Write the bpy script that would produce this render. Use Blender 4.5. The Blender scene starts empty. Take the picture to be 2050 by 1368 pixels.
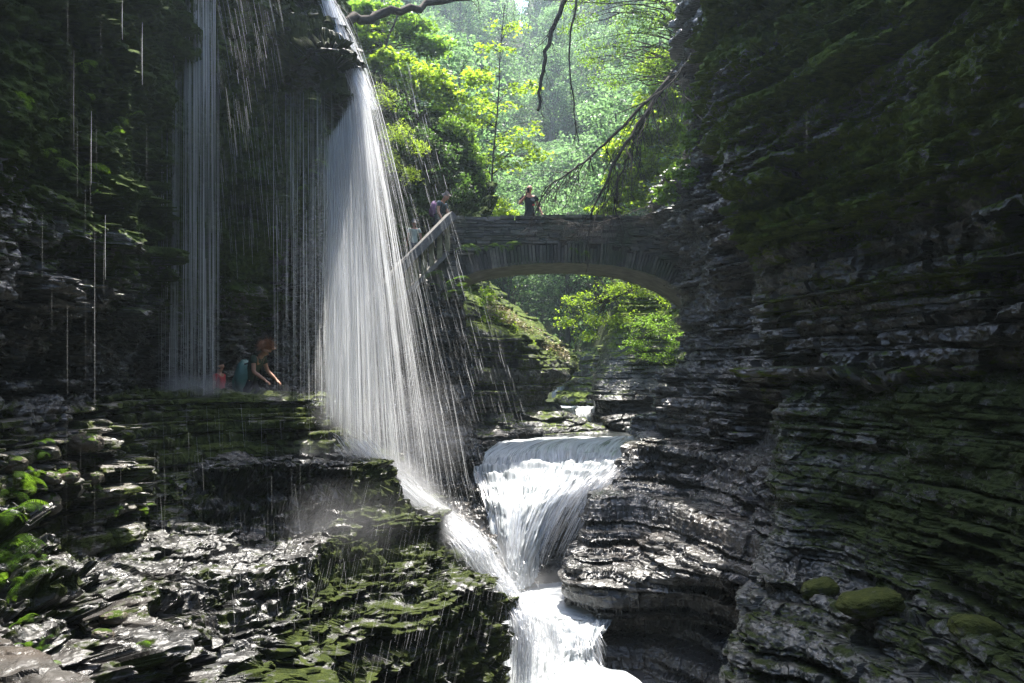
import bpy, bmesh, math, random
import numpy as np
R = math.radians
F, HY, CX = 1500.0, 750.0, 1025.0          # photograph's focal length, horizon and middle, in its own pixels
rng = np.random.default_rng(7)
random.seed(7)
C = bpy.context.scene.collection
sc = bpy.context.scene

def P(px, py, Y):
    return np.array([(px - CX) / F * Y, Y, (HY - py) / F * Y])

# ------------------------------------------------------------------ noise
def _h(ix, iy, iz, seed):
    h = (ix.astype(np.int64) * 374761393 + iy.astype(np.int64) * 668265263 + iz.astype(np.int64) * 2147483647 + seed * 974634777) & 0xFFFFFFFF
    h = ((h ^ (h >> 13)) * 1274126177) & 0xFFFFFFFF
    h = ((h ^ (h >> 16)) * 2246822519) & 0xFFFFFFFF
    h = h ^ (h >> 15)
    return (h & 0xFFFFFF) / float(0xFFFFFF)
def vn(x, y, z, seed=0):
    x, y, z = np.broadcast_arrays(x, y, z)
    fx, fy, fz = np.floor(x), np.floor(y), np.floor(z)
    tx, ty, tz = x - fx, y - fy, z - fz
    tx = tx * tx * (3 - 2 * tx); ty = ty * ty * (3 - 2 * ty); tz = tz * tz * (3 - 2 * tz)
    r = 0
    for a in (0, 1):
        wa = tx if a else 1 - tx
        for b in (0, 1):
            wb = ty if b else 1 - ty
            for c in (0, 1):
                wc = tz if c else 1 - tz
                r = r + wa * wb * wc * _h(fx + a, fy + b, fz + c, seed)
    return r
def fbm(x, y, z, o=4, seed=0, g=0.5):
    s = 0; a = 1.0; t = 0
    for i in range(o):
        s = s + a * vn(x, y, z, seed + i * 17); t += a
        x, y, z = x * 2.03 + 3.1, y * 2.03 + 1.7, z * 2.03 + 9.2; a *= g
    return s / t - 0.5
def cell(x, y, i, seed=0):
    return _h(np.floor(x), np.floor(y), i, seed)

# ------------------------------------------------------------------ mesh helpers
def props(o, label=None, cat=None, group=None, kind=None):
    if label: o['label'] = label
    if cat: o['category'] = cat
    if group: o['group'] = group
    if kind: o['kind'] = kind
    return o
def thing(name, label, cat, loc=(0, 0, 0), group=None):
    o = bpy.data.objects.new(name, None); C.objects.link(o)
    o.location = tuple(float(v) for v in loc); o.empty_display_size = 0.2
    return props(o, label, cat, group)
class MB:
    def __init__(s): s.v = []; s.f = []; s.n = 0; s.uv = None; s.attr = {}
    def add(s, v, f):
        v = np.asarray(v, float).reshape(-1, 3); s.v.append(v)
        f = np.asarray(f, np.int64)
        if f.ndim == 1: f = f.reshape(1, -1)
        s.f.append(f + s.n); s.n += len(v)
    def tube(s, pts, rad, k=5, cap=True):
        pts = np.asarray(pts, float); m = len(pts)
        rad = np.broadcast_to(np.asarray(rad, float), (m,))
        d = np.gradient(pts, axis=0); d /= np.linalg.norm(d, axis=1)[:, None] + 1e-9
        ref = np.array([0.31, 0.17, 0.93]) if abs(d[0, 2]) < .9 else np.array([1.0, .1, 0])
        a = np.cross(d, ref); a /= np.linalg.norm(a, axis=1)[:, None] + 1e-9
        b = np.cross(d, a)
        t = np.arange(k) / k * 2 * math.pi
        v = pts[:, None, :] + rad[:, None, None] * (a[:, None, :] * np.cos(t)[None, :, None] + b[:, None, :] * np.sin(t)[None, :, None])
        i = np.arange(m - 1)[:, None] * k; j = np.arange(k)[None, :]; j2 = (j + 1) % k
        q = np.stack([i + j, i + j2, i + k + j2, i + k + j], -1).reshape(-1, 4)
        s.add(v.reshape(-1, 3), q)
    def box(s, c, size, rot=None, jit=0.0):
        c = np.asarray(c, float); h = np.asarray(size, float) / 2
        v = np.array([[x, y, z] for x in (-1, 1) for y in (-1, 1) for z in (-1, 1)], float) * h
        if jit: v += rng.uniform(-jit, jit, v.shape)
        if rot is not None: v = v @ np.asarray(rot).T
        s.add(v + c, [[0, 1, 3, 2], [4, 6, 7, 5], [0, 4, 5, 1], [2, 3, 7, 6], [0, 2, 6, 4], [1, 5, 7, 3]])
    def build(s, name, mat, parent=None, smooth=False, loc=None):
        v = np.concatenate(s.v); me = bpy.data.meshes.new(name)
        if parent is not None and loc is None: v = v - np.array(parent.matrix_world.translation if parent.parent else parent.location)
        if loc is not None: v = v - np.asarray(loc, float)
        me.vertices.add(len(v)); me.vertices.foreach_set('co', v.astype(np.float32).ravel())
        tot = np.concatenate([np.full(len(f), f.shape[1]) for f in s.f])
        li = np.concatenate([f.ravel() for f in s.f])
        st = np.concatenate([[0], np.cumsum(tot)[:-1]])
        me.loops.add(len(li)); me.loops.foreach_set('vertex_index', li.astype(np.int32))
        me.polygons.add(len(tot)); me.polygons.foreach_set('loop_start', st.astype(np.int32)); me.polygons.foreach_set('loop_total', tot.astype(np.int32))
        me.polygons.foreach_set('use_smooth', np.full(len(tot), smooth))
        if s.uv is not None:
            u = me.uv_layers.new(name='UVMap'); u.data.foreach_set('uv', s.uv[li].astype(np.float32).ravel())
        for k, a in s.attr.items():
            at = me.attributes.new(k, 'FLOAT', 'POINT'); at.data.foreach_set('value', a.astype(np.float32).ravel())
        me.update(calc_edges=True); me.validate()
        if mat is not None: me.materials.append(mat)
        o = bpy.data.objects.new(name, me); C.objects.link(o)
        if loc is not None: o.location = tuple(float(q) for q in loc)
        if parent is not None: o.parent = parent
        return o
def link_copy(o, parent=None):
    c = o.copy(); C.objects.link(c)
    if parent is not None: c.parent = parent
    for ch in list(o.children): link_copy(ch, c)
    return c

def crw(n, m):
    "Catmull-Rom weights: m samples over n control points"
    W = np.zeros((m, n)); t = np.linspace(0, n - 1 - 1e-9, m)
    for k, tt in enumerate(t):
        i = int(tt); u = tt - i
        w = [(-u**3 + 2*u*u - u) / 2, (3*u**3 - 5*u*u + 2) / 2, (-3*u**3 + 4*u*u + u) / 2, (u**3 - u*u) / 2]
        for q, ww in enumerate(w):
            W[k, min(max(i - 1 + q, 0), n - 1)] += ww
    return W
def sheet(rows, nv, nu, world=False):
    G = np.array([[(np.array(p, float) if world else P(*p)) for p in r] for r in rows])
    Wv, Wu = crw(G.shape[0], nv), crw(G.shape[1], nu)
    return np.einsum('ai,bj,ijk->abk', Wv, Wu, G)
def gnorm(G):
    du = np.gradient(G, axis=1); dv = np.gradient(G, axis=0)
    n = np.cross(du, dv); n /= np.linalg.norm(n, axis=2)[..., None] + 1e-9
    return n
_bedc = {}
def beds(z, t, seed):
    k = (t, seed)
    if k not in _bedc:
        r = np.random.default_rng(seed + 100)
        th = t * np.exp(r.normal(-.15, .75, 4000)); th = np.clip(th, t * .25, t * 4)
        e = -14 + np.concatenate([[0], np.cumsum(th)]); _bedc[k] = e[e < 60]
    e = _bedc[k]
    i = np.clip(np.searchsorted(e, z) - 1, 0, len(e) - 2)
    return i, (z - e[i]) / (e[i + 1] - e[i]), e[i], e[i + 1] - e[i]
def rockify(G, amp=.12, t=.12, seed=1, big=.35, bf=.45, terr=0.0, tt=.3, block=3.0, fine=.015, sharp=.22, flip=1, dip=0.0, fade=None, hack=0.0, wob=.05):
    n = gnorm(G) * flip
    x, y, z = G[..., 0], G[..., 1], G[..., 2]
    k = 1.0 if fade is None else fade
    G = G + n * (fbm(x * bf, y * bf, z * bf, 4, seed)[..., None] * 2 * big) * (k if np.isscalar(k) else k[..., None])
    x, y, z = G[..., 0], G[..., 1], G[..., 2]
    hk = hack * (1 - 2 * np.abs(fbm(x * 2.6, y * 2.6, z * 3.4, 4, seed + 41, .6)) * 2.2)
    G = G + n * (hk if np.isscalar(k) else hk * k)[..., None]
    x, y, z = G[..., 0], G[..., 1], G[..., 2]
    zz = z + dip * x + .10 * fbm(x * .35, y * .35, z * .1, 2, seed + 5) + wob * fbm(x * 1.9, y * 1.9, z * 2.2, 3, seed + 6)
    if terr:
        hn = .9 * tt * fbm(x * 1.3, y * 1.3, 0 * z, 4, seed + 9)
        for (T, s, m) in ((tt, 3, 1.0), (tt * .22, 4, .9)):
            q = zz + hn
            i, f, z0, th = beds(q, T, seed + s)
            g = np.clip(f / sharp, 0, 1); g = g * g * (3 - 2 * g)
            dz = (z0 + th * g - q) * terr * m
            G[..., 2] += dz; zz = zz + dz
    nh = n.copy(); nh[..., 2] *= .15
    nh /= np.linalg.norm(nh, axis=2)[..., None] + .05
    x, y = G[..., 0], G[..., 1]
    i, f, z0, th = beds(zz, t, seed)
    i2, f2, _, _ = beds(zz, t * 4.5, seed + 1)
    wx = x + .25 * fbm(x * 2, y * 2, i * 3.3, 2, seed + 2); wy = y + .25 * fbm(x * 2, y * 2, i * 1.7 + 50, 2, seed + 3)
    bl = block * (0.5 + _h(i, i * 0, i * 0, seed + 6))
    off = (_h(i, i * 0, i * 0, seed) - .5) * .7
    off = off + (vn(x * 1.4, y * 1.4, i * 7.37, seed + 4) - .5) * 1.1
    off = off + (cell(wx * bl, wy * bl, i, seed + 8) - .5) * .9
    off = off + (_h(i2, i2 * 0, i2 * 0, seed + 31) - .5) * 1.2 + (cell(wx * bl * .3, wy * bl * .3, i2, seed + 9) - .5) * 1.5
    off = off - .35 * (2 * f - 1) ** 6
    off = off + (vn(x * 9, y * 9, zz * 14, seed + 11) - .5) * .35
    off = off * amp * (.15 + 2.4 * vn(x * .8, y * .8, z * .9, seed + 51) ** 1.6)
    G = G + nh * (off[..., None] if np.isscalar(k) else (off * k)[..., None])
    if fine: G = G + n * ((fbm(x * 14, y * 14, z * 22, 2, seed + 12)) * 2 * fine)[..., None]
    return G
def grid_obj(G, name, mat, smooth=True, parent=None, attr=None, uv=False, add=None, mask=None):
    nv, nu = G.shape[:2]
    m = MB(); idx = np.arange(nv * nu).reshape(nv, nu)
    q = np.stack([idx[:-1, :-1], idx[1:, :-1], idx[1:, 1:], idx[:-1, 1:]], -1)
    if mask is not None: q = q[mask[:-1, :-1] & mask[1:, 1:] & mask[1:, :-1] & mask[:-1, 1:]]
    m.add(G.reshape(-1, 3), q.reshape(-1, 4))
    if uv:
        a, b = np.meshgrid(np.linspace(0, 1, nv), np.linspace(0, 1, nu), indexing='ij')
        m.uv = np.stack([b.ravel(), a.ravel()], -1)
    if attr: m.attr = attr
    return m.build(name, mat, parent, smooth=smooth)

# ------------------------------------------------------------------ materials
class NT:
    def __init__(s, name):
        s.m = bpy.data.materials.new(name); s.m.use_nodes = True; s.t = s.m.node_tree; s.t.nodes.clear()
        s.out = s.t.nodes.new('ShaderNodeOutputMaterial')
    def n(s, typ, **kw):
        nd = s.t.nodes.new('ShaderNode' + typ)
        ins = kw.pop('i', {})
        for k, v in kw.items(): setattr(nd, k, v)
        for k, v in ins.items():
            if isinstance(v, tuple) and len(v) == 2 and hasattr(v[0], 'outputs'): s.t.links.new(v[0].outputs[v[1]], nd.inputs[k])
            elif hasattr(v, 'outputs'): s.t.links.new(v.outputs[0], nd.inputs[k])
            else: nd.inputs[k].default_value = v
        return nd
    def obj(s): return (s.n('TexCoord'), 'Object')
    def map(s, scale, src=None, rot=(0, 0, 0)):
        return s.n('Mapping', i={'Vector': src or s.obj(), 'Scale': scale, 'Rotation': rot})
    def noise(s, vec, scale=5, det=4, rough=.55, dist=0):
        return s.n('TexNoise', i={'Vector': vec, 'Scale': scale, 'Detail': det, 'Roughness': rough, 'Distortion': dist})
    def ramp(s, fac, stops, interp='LINEAR'):
        r = s.n('ValToRGB', i={'Fac': fac}); r.color_ramp.interpolation = interp
        e = r.color_ramp.elements
        while len(e) < len(stops): e.new(.5)
        for el, (p, c) in zip(e, stops):
            el.position = p; el.color = (c, c, c, 1) if np.isscalar(c) else tuple(c) + (1,)
        return r
    def math(s, op, a, b=0.5, c=None, clamp=False):
        nd = s.n('Math', operation=op, use_clamp=clamp)
        for k, v in ((0, a), (1, b), (2, c)):
            if v is None: continue
            if isinstance(v, tuple): s.t.links.new(v[0].outputs[v[1]], nd.inputs[k])
            elif hasattr(v, 'outputs'): s.t.links.new(v.outputs[0], nd.inputs[k])
            else: nd.inputs[k].default_value = v
        return nd
    def mix(s, f, a, b):
        nd = s.n('MixRGB')
        for k, v in (('Fac', f), ('Color1', a), ('Color2', b)):
            if isinstance(v, tuple) and len(v) == 2 and hasattr(v[0], 'outputs'): s.t.links.new(v[0].outputs[v[1]], nd.inputs[k])
            elif hasattr(v, 'outputs'): s.t.links.new(v.outputs[0], nd.inputs[k])
            else: nd.inputs[k].default_value = (tuple(v) + (1,) if isinstance(v, tuple) else v)
        return nd
    def link(s, a, ao, b, bi): s.t.links.new(a.outputs[ao], b.inputs[bi])
    def done(s, sh, vol=None):
        if sh: s.t.links.new(sh.outputs[0], s.out.inputs['Surface'])
        if vol: s.t.links.new(vol.outputs[0], s.out.inputs['Volume'])
        return s.m

def rock_mat(name, c1=(.018, .018, .019), c2=(.055, .052, .05), c3=(.10, .085, .07), moss=.5, mosslo=.5, rough=.28, bump=1.0, mc=((.020, .034, .006), (.06, .095, .012)), side=0.15, brown=.3, up=.9, gl=.5, mf=2.1):
    t = NT(name); o = t.obj()
    st = t.map((1, 1, 9), o)
    n1 = t.noise(st, 1.6, 7, .65)
    n2 = t.noise(t.map((1, 1, 2.5), o), 3.3, 6, .6)
    n3 = t.noise(o, 0.6, 3, .5)
    col = t.ramp(n1, [(.3, c1), (.55, c2), (.8, c3)])
    brn = t.math('MULTIPLY', t.ramp(n3, [(.5, 0), (.7, 1)]), brown)
    col = t.mix(brn, col, (.085, .05, .025))
    nor = t.n('NewGeometry')
    sep = t.n('SeparateXYZ', i={0: (nor, 'Normal')})
    upf = t.math('ABSOLUTE', (sep, 'Z'))
    upf = t.math('MULTIPLY_ADD', upf, up * (1 - side), side)
    mn = t.noise(t.map((1, 1, 1.6), o), mf, 8, .68)
    mm = t.math('MULTIPLY_ADD', upf, .55, mn)
    att = t.n('Attribute', attribute_name='moss')
    mm = t.math('ADD', mm, t.math('MULTIPLY_ADD', (att, 'Fac'), 1.0, 0.0))
    mask = t.ramp(mm, [(1.0 - moss * .5, 0), (1.08 - moss * .5, 1)])
    mcol = t.ramp(t.noise(o, 9, 6, .7), [(.35, mc[0]), (.7, mc[1])])
    col = t.mix(mask, col, mcol)
    rg = t.ramp(t.noise(o, 7, 5, .6), [(.3, rough * .55), (.7, min(1, rough * 1.7))])
    rg = t.mix(mask, rg, (.9, .9, .9))
    b1 = t.n('Bump', i={'Strength': .55 * bump, 'Distance': .05, 'Height': n1})
    b2 = t.n('Bump', i={'Strength': .5 * bump, 'Distance': .025, 'Height': t.noise(t.map((1, 1, 2), o), 14, 7, .66), 'Normal': b1})
    b3 = t.n('Bump', i={'Strength': t.math('MULTIPLY_ADD', mask, .6, .12), 'Distance': .03, 'Height': t.noise(o, 45, 4, .7), 'Normal': b2})
    p = t.n('BsdfPrincipled', i={'Base Color': col, 'Roughness': rg, 'Normal': b3, 'Specular IOR Level': gl})
    t.link(t.mix(mask, (gl, gl, gl), (.12, .12, .12)), 0, p, 'Specular IOR Level')
    return t.done(p)
def plain(name, col, rough=.6, spec=.3, var=.25, scale=12, bump=.2, metal=0):
    t = NT(name); o = t.obj()
    n = t.noise(o, scale, 5, .6)
    c = t.ramp(n, [(.3, tuple(v * (1 - var) for v in col)), (.7, tuple(min(1, v * (1 + var)) for v in col))])
    b = t.n('Bump', i={'Strength': bump, 'Distance': .01, 'Height': n})
    return t.done(t.n('BsdfPrincipled', i={'Base Color': c, 'Roughness': rough, 'Specular IOR Level': spec, 'Normal': b, 'Metallic': metal}))
def leaf_mat(name, c, tr, k=.55, rough=.45, var=.5, sp=.35):
    t = NT(name)
    g = t.n('NewGeometry')
    f = t.ramp((g, 'Random Per Island'), [(0, 1 - var), (1, 1 + var * .6)])
    n = t.noise(t.obj(), .8, 3, .5)
    f = t.n('MixRGB', blend_type='MULTIPLY', i={'Fac': .5, 'Color1': f, 'Color2': t.ramp(n, [(.3, .35), (.7, 1.3)])})
    ca = t.n('MixRGB', blend_type='MULTIPLY', i={'Fac': 1, 'Color1': c + (1,), 'Color2': f})
    cb = t.n('MixRGB', blend_type='MULTIPLY', i={'Fac': 1, 'Color1': tr + (1,), 'Color2': f})
    p = t.n('BsdfPrincipled', i={'Base Color': ca, 'Roughness': rough, 'Specular IOR Level': sp})
    q = t.n('BsdfTranslucent', i={'Color': cb})
    return t.done(t.n('MixShader', i={0: k, 1: p, 2: q}))
def water_strand(name, a=.8, col=(.80, .82, .85)):
    t = NT(name)
    d = t.n('BsdfDiffuse', i={'Color': col + (1,)})
    q = t.n('BsdfTranslucent', i={'Color': col + (1,)})
    m = t.n('MixShader', i={0: .7, 1: d, 2: q})
    g = t.n('BsdfGlossy', i={'Color': (.9, .9, .95, 1), 'Roughness': .25})
    m = t.n('MixShader', i={0: .12, 1: m, 2: g})
    tr = t.n('BsdfTransparent')
    gi = t.n('NewGeometry')
    a = t.ramp((gi, 'Random Per Island'), [(0, a * .18), (.75, a * .7), (1, 1)])
    return t.done(t.n('MixShader', i={0: a, 1: tr, 2: m}))
def foam_mat(name, sx=60, sy=3, lo=.35, hi=.6, dark=(.05, .06, .065), alpha=1.0, edge=False):
    t = NT(name); uv = (t.n('TexCoord'), 'UV')
    n = t.noise(t.map((sx, sy, 1), uv), 1.0, 7, .65, .35)
    n2 = t.noise(t.map((sx * 3, sy * 2.5, 1), uv), 1.0, 5, .6, .2)
    s = t.math('MULTIPLY_ADD', n2, .35, t.math('MULTIPLY', n, .65))
    f = t.ramp(s, [(lo, 0), (hi, 1)])
    col = t.mix(f, dark, (.66, .69, .71))
    b = t.n('Bump', i={'Strength': .6, 'Distance': .06, 'Height': s})
    p = t.n('BsdfPrincipled', i={'Base Color': col, 'Roughness': t.ramp(f, [(0, .08), (1, .55)]), 'Normal': b})
    q = t.n('BsdfTranslucent', i={'Color': col})
    sh = t.n('MixShader', i={0: t.math('MULTIPLY', f, .35), 1: p, 2: q})
    if alpha < 1:
        sh = t.n('MixShader', i={0: t.math('MULTIPLY_ADD', f, 1 - alpha, alpha), 1: t.n('BsdfTransparent'), 2: sh})
    return t.done(sh)

M = {}
M['left'] = rock_mat('wet_cliff_rock', c2=(.06, .058, .055), c3=(.15, .135, .12), moss=.34, mf=2.8, rough=.25, side=.5, gl=1.0)
M['leftup'] = rock_mat('mossy_cliff_rock', moss=.5, rough=.3, side=.6)
M['lwall'] = rock_mat('ledge_wall_rock', c1=(.03, .029, .026), c2=(.075, .07, .06), c3=(.14, .12, .095), moss=.42, mf=3.0, rough=.3, side=.9, up=-3, brown=.25, gl=.7, mc=((.022, .032, .007), (.075, .095, .016)))
M['slab'] = rock_mat('wet_slab_rock', c1=(.010, .010, .010), c2=(.026, .026, .026), c3=(.07, .066, .06), moss=.44, mf=3.2, rough=.29, side=.9, up=-3, brown=.1, mc=((.016, .024, .006), (.05, .064, .012)), bump=1.0, gl=.7)
M['rslab'] = rock_mat('stream_side_rock', c1=(.014, .013, .013), c2=(.042, .040, .038), c3=(.10, .09, .08), moss=-.05, rough=.27, side=.4, brown=.25, bump=1.0, gl=1.0)
M['right'] = rock_mat('mossy_gorge_rock', c1=(.02, .02, .019), c2=(.065, .062, .056), c3=(.14, .125, .11), moss=.31, mf=2.6, rough=.3, side=.6, brown=.3, gl=.9, mc=((.04, .06, .011), (.125, .175, .022)))
M['rlow'] = rock_mat('damp_gorge_rock', c1=(.02, .021, .018), c2=(.055, .056, .047), c3=(.12, .115, .10), moss=.37, mf=3, rough=.3, side=.6, brown=.15, gl=.9, mc=((.024, .033, .011), (.062, .08, .022)))
M['back'] = rock_mat('brown_gorge_rock', c1=(.02, .018, .016), c2=(.05, .044, .038), c3=(.09, .075, .06), moss=.2, rough=.35, side=.4, brown=.4)
M['bank'] = rock_mat('shaded_bank_rock', c1=(.018, .019, .02), c2=(.045, .045, .044), c3=(.085, .08, .07), moss=.28, rough=.35, side=.2, up=1.0, mc=((.04, .06, .01), (.12, .16, .03)))
M['soil'] = plain('woodland_soil', (.028, .038, .014), .9, .1, .5, .8, .4)
M['bark'] = plain('dark_bark', (.045, .036, .03), .85, .15, .4, 20, .6)
M['bark2'] = plain('grey_twig_bark', (.10, .085, .07), .8, .15, .4, 20, .6)
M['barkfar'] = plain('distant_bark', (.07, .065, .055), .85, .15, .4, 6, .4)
M['maple'] = leaf_mat('maple_leaf', (.10, .17, .02), (.34, .50, .03), .6)
M['vine'] = leaf_mat('vine_leaf', (.08, .15, .02), (.24, .42, .04), .55)
M['dark'] = leaf_mat('shade_leaf', (.04, .085, .02), (.10, .20, .03), .5)
M['far'] = leaf_mat('haze_tinted_leaf', (.055, .115, .055), (.19, .34, .12), .58)  # bluish haze of the distance mixed into the leaf colour
M['hem'] = leaf_mat('hemlock_needle', (.03, .065, .03), (.06, .13, .05), .45)
M['fern'] = leaf_mat('fern_frond', (.07, .14, .015), (.22, .40, .03), .55, .7, sp=.08)
M['litter'] = leaf_mat('dry_leaf_litter', (.28, .24, .15), (.30, .26, .12), .35)
M['strand'] = water_strand('falling_water', .75)
M['thin'] = water_strand('thin_falling_water', .45)
SUN_EL, SUN_AZ, SKY, SUN, EXPO, HAZE = 70, 8, .15, 3.8, 2.3, .0008
# ------------------------------------------------------------------ the gorge (setting)
def rock(name, rows, nv, nu, mat, moss=None, **kw):
    G = sheet(rows, nv, nu)
    G = rockify(G, flip=-1, **kw)
    at = None
    if moss is not None: at = {'moss': np.broadcast_to(moss(G), G.shape[:2]).ravel()}
    o = grid_obj(G, name, mat, smooth=False, attr=at)
    return props(o, kind='structure')

# left cliff: near wall, bulge, recess behind the falls, wall under the stairs
def row(y, *c): return [(x, y + dy, Y) for x, dy, Y in c]
L = [
    [(-1500, -2600, 3), (-500, -1500, 5.5), (-60, -1000, 8), (150, -900, 10), (330, -800, 12), (440, -500, 14.5), (560, -430, 17), (575, -400, 18.5), (640, -380, 20.5), (690, 110, 27), (760, 190, 29)],
    [(-1500, -900, 3), (-500, -600, 5.2), (0, -300, 7.6), (160, -300, 9.8), (320, -280, 12), (440, -220, 13.8), (560, -200, 15.9), (575, -180, 17.8), (630, -150, 19.8), (698, 125, 25.5), (790, 205, 27.5)],
    [(-1500, 0, 3.1), (-500, 0, 5.2), (0, 0, 7.5), (160, 0, 9.7), (320, 0, 12.2), (440, 0, 13.8), (580, 0, 15.3), (590, 0, 17.7), (650, 0, 19.8), (712, 140, 24), (830, 225, 26)],
    [(-1500, 250, 3.1), (-500, 220, 5.1), (0, 200, 7.4), (160, 200, 9.6), (320, 200, 12.6), (440, 200, 14.2), (560, 220, 15.4), (580, 220, 18), (660, 220, 20), (765, 195, 22), (935, 275, 24)],
    [(-1500, 500, 3.1), (-500, 420, 5.2), (0, 400, 7.6), (160, 400, 9.9), (320, 400, 13), (440, 400, 14.6), (535, 400, 15.4), (550, 400, 18.4), (670, 400, 20.2), (800, 380, 22), (985, 400, 23.4)],
    [(-1500, 750, 3.1), (-500, 610, 5.3), (0, 600, 7.8), (160, 590, 10.2), (320, 580, 13.2), (420, 570, 14.7), (500, 560, 15.4), (520, 560, 18.6), (680, 560, 20.3), (800, 560, 20.6), (930, 560, 20.9)],
    [(-1500, 800, 3.4), (-500, 680, 5.8), (0, 660, 8.4), (160, 655, 10.8), (320, 690, 14), (400, 690, 15), (455, 690, 15.6), (490, 690, 18.6), (680, 700, 20.0), (800, 700, 20.3), (940, 700, 20.9)],
    [(-1500, 900, 3.6), (-500, 790, 6.2), (0, 775, 8.8), (160, 770, 11.2), (320, 760, 14.8), (390, 755, 15.6), (440, 750, 16.2), (500, 780, 18.4), (680, 800, 19.7), (800, 800, 20.0), (945, 800, 20.6)],
    [(-1500, 1050, 3.2), (-500, 870, 5.9), (0, 812, 8.6), (160, 805, 11), (320, 800, 14.6), (390, 800, 15.5), (450, 800, 16.2), (520, 820, 17.6), (690, 880, 18.9), (800, 890, 19.4), (950, 900, 20.0)],
    [(-1500, 1300, 2.9), (-500, 930, 5.8), (0, 850, 8.4), (160, 830, 10.8), (320, 820, 14.5), (390, 820, 15.4), (450, 830, 16.0), (560, 900, 16.6), (720, 980, 17.6), (850, 1000, 18.0), (975, 1000, 18.2)],
    [(-1500, 1500, 2.9), (-500, 1000, 5.8), (0, 900, 8.4), (160, 860, 10.8), (320, 860, 14.5), (390, 860, 15.4), (450, 900, 16.0), (600, 1010, 16.0), (800, 1100, 16.2), (950, 1130, 16.4), (1005, 1140, 16.6)],
    [(-1500, 1700, 2.9), (-500, 1200, 5.8), (0, 1000, 8.4), (160, 960, 10.8), (320, 960, 14.5), (390, 960, 15.4), (450, 1000, 15.6), (600, 1200, 15.5), (800, 1300, 15.4), (950, 1330, 15.4), (1000, 1330, 15.6)],
]
def m_left(G):
    x, y, z = G[..., 0], G[..., 1], G[..., 2]
    m = .35 * np.clip((z - 1.3) / 1.2, -1.6, 1.2) - .22 * np.clip((x + 6) / 2, 0, 2)
    return np.where(y > 19.2, np.clip((z - 3.4) / 3, -.5, .25) , m)
rock('cliff', L, 760, 760, M['left'], moss=m_left, amp=.22, t=.15, seed=3, big=.42, bf=.5, block=2.4, fine=.03, hack=.16, wob=.16)

# rock cap the main veil leaves, hanging out over the path
cap = [
    [(400, -330, 19), (460, -330, 18), (520, -330, 17.5), (570, -320, 17.2), (620, -300, 17.2), (640, -260, 17.6), (640, -200, 18.5)],
    [(400, -150, 17.5), (470, -130, 16), (520, -120, 15.2), (570, -115, 14.9), (625, -110, 14.9), (648, -100, 15.6), (645, -60, 17)],
    [(470, 20, 17), (500, -20, 15.6), (535, -25, 15.0), (585, -30, 14.6), (630, -30, 14.6), (652, -20, 15.0), (650, 40, 16.6)],
    [(490, 80, 16.4), (525, 45, 14.9), (555, 40, 14.3), (600, 35, 13.9), (645, 35, 13.9), (674, 70, 14.3), (670, 120, 15.8)],
    [(530, 150, 16), (562, 105, 14.6), (585, 95, 13.7), (622, 95, 13.4), (665, 100, 13.4), (695, 135, 13.8), (680, 170, 15.6)],
    [(560, 220, 16.2), (590, 175, 14.8), (600, 160, 13.6), (635, 158, 13.1), (675, 170, 13.0), (705, 185, 13.7), (690, 225, 15.6)],
    [(560, 235, 17), (590, 210, 15.5), (608, 180, 14), (640, 190, 13.5), (672, 240, 13.3), (700, 225, 13.9), (690, 240, 16)],
    [(560, 180, 18.5), (585, 180, 17), (605, 170, 15.5), (635, 190, 14.6), (668, 265, 13.9), (690, 250, 14.6), (680, 230, 17)],
    [(560, 120, 21), (585, 150, 19.5), (610, 150, 18), (640, 150, 17), (665, 200, 16.2), (690, 220, 17), (670, 200, 19)],
]
rock('overhanging_rock', cap, 420, 300, M['slab'], moss=lambda G: np.where(G[..., 0] < -4.0 , .02, -.05) + 0 * G[..., 0], amp=.16, t=.12, seed=12, big=.16, bf=.8, terr=.8, tt=.3, block=2.6, fine=.02, hack=.06)

# ledge with the path on it, and the dry wall it stands on
lw = [
    [(-700, 900, 6.6), (-200, 838, 8.2), (0, 806, 9.8), (180, 805, 12), (280, 785, 14.2), (430, 790, 16.5), (560, 800, 17.5), (660, 820, 17.8), (760, 830, 18.5)],
    [(-700, 1000, 5.4), (-200, 845, 6.8), (0, 812, 8.4), (180, 812, 10.6), (280, 790, 12.6), (430, 788, 14), (560, 800, 14.6), (650, 802, 14.8), (690, 815, 16)],
    [(-700, 1020, 5.0), (-200, 852, 6.5), (0, 818, 8.0), (180, 820, 10.0), (280, 794, 12.0), (430, 792, 13.4), (560, 806, 13.9), (655, 806, 13.9), (690, 830, 15)],
    [(-700, 1200, 4.9), (-200, 920, 6.4), (0, 880, 7.8), (180, 870, 9.8), (280, 850, 11.8), (430, 850, 13.2), (560, 850, 13.7), (662, 850, 13.7), (700, 870, 14.8)],
    [(-700, 1400, 4.8), (-200, 1010, 6.3), (0, 960, 7.7), (180, 950, 9.6), (280, 930, 11.6), (430, 920, 12.9), (560, 905, 13.5), (690, 910, 13.5), (725, 910, 14.8)],
    [(-700, 1700, 4.8), (-200, 1120, 6.2), (0, 1060, 7.6), (180, 1040, 9.4), (290, 1020, 11.2), (430, 980, 12.2), (560, 950, 13.0), (720, 945, 13.2), (790, 970, 14.4)],
    [(-700, 1900, 4.7), (-200, 1240, 6.1), (0, 1160, 7.5), (180, 1140, 9.2), (300, 1120, 10.6), (440, 1050, 11.6), (570, 985, 12.6), (740, 975, 12.9), (830, 1010, 14)],
    [(-700, 2100, 4.6), (-200, 1400, 6.0), (0, 1300, 7.4), (180, 1280, 9.0), (310, 1240, 10.4), (450, 1150, 11.4), (580, 1080, 12.6), (750, 1080, 12.9), (840, 1120, 14)],
]
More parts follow.
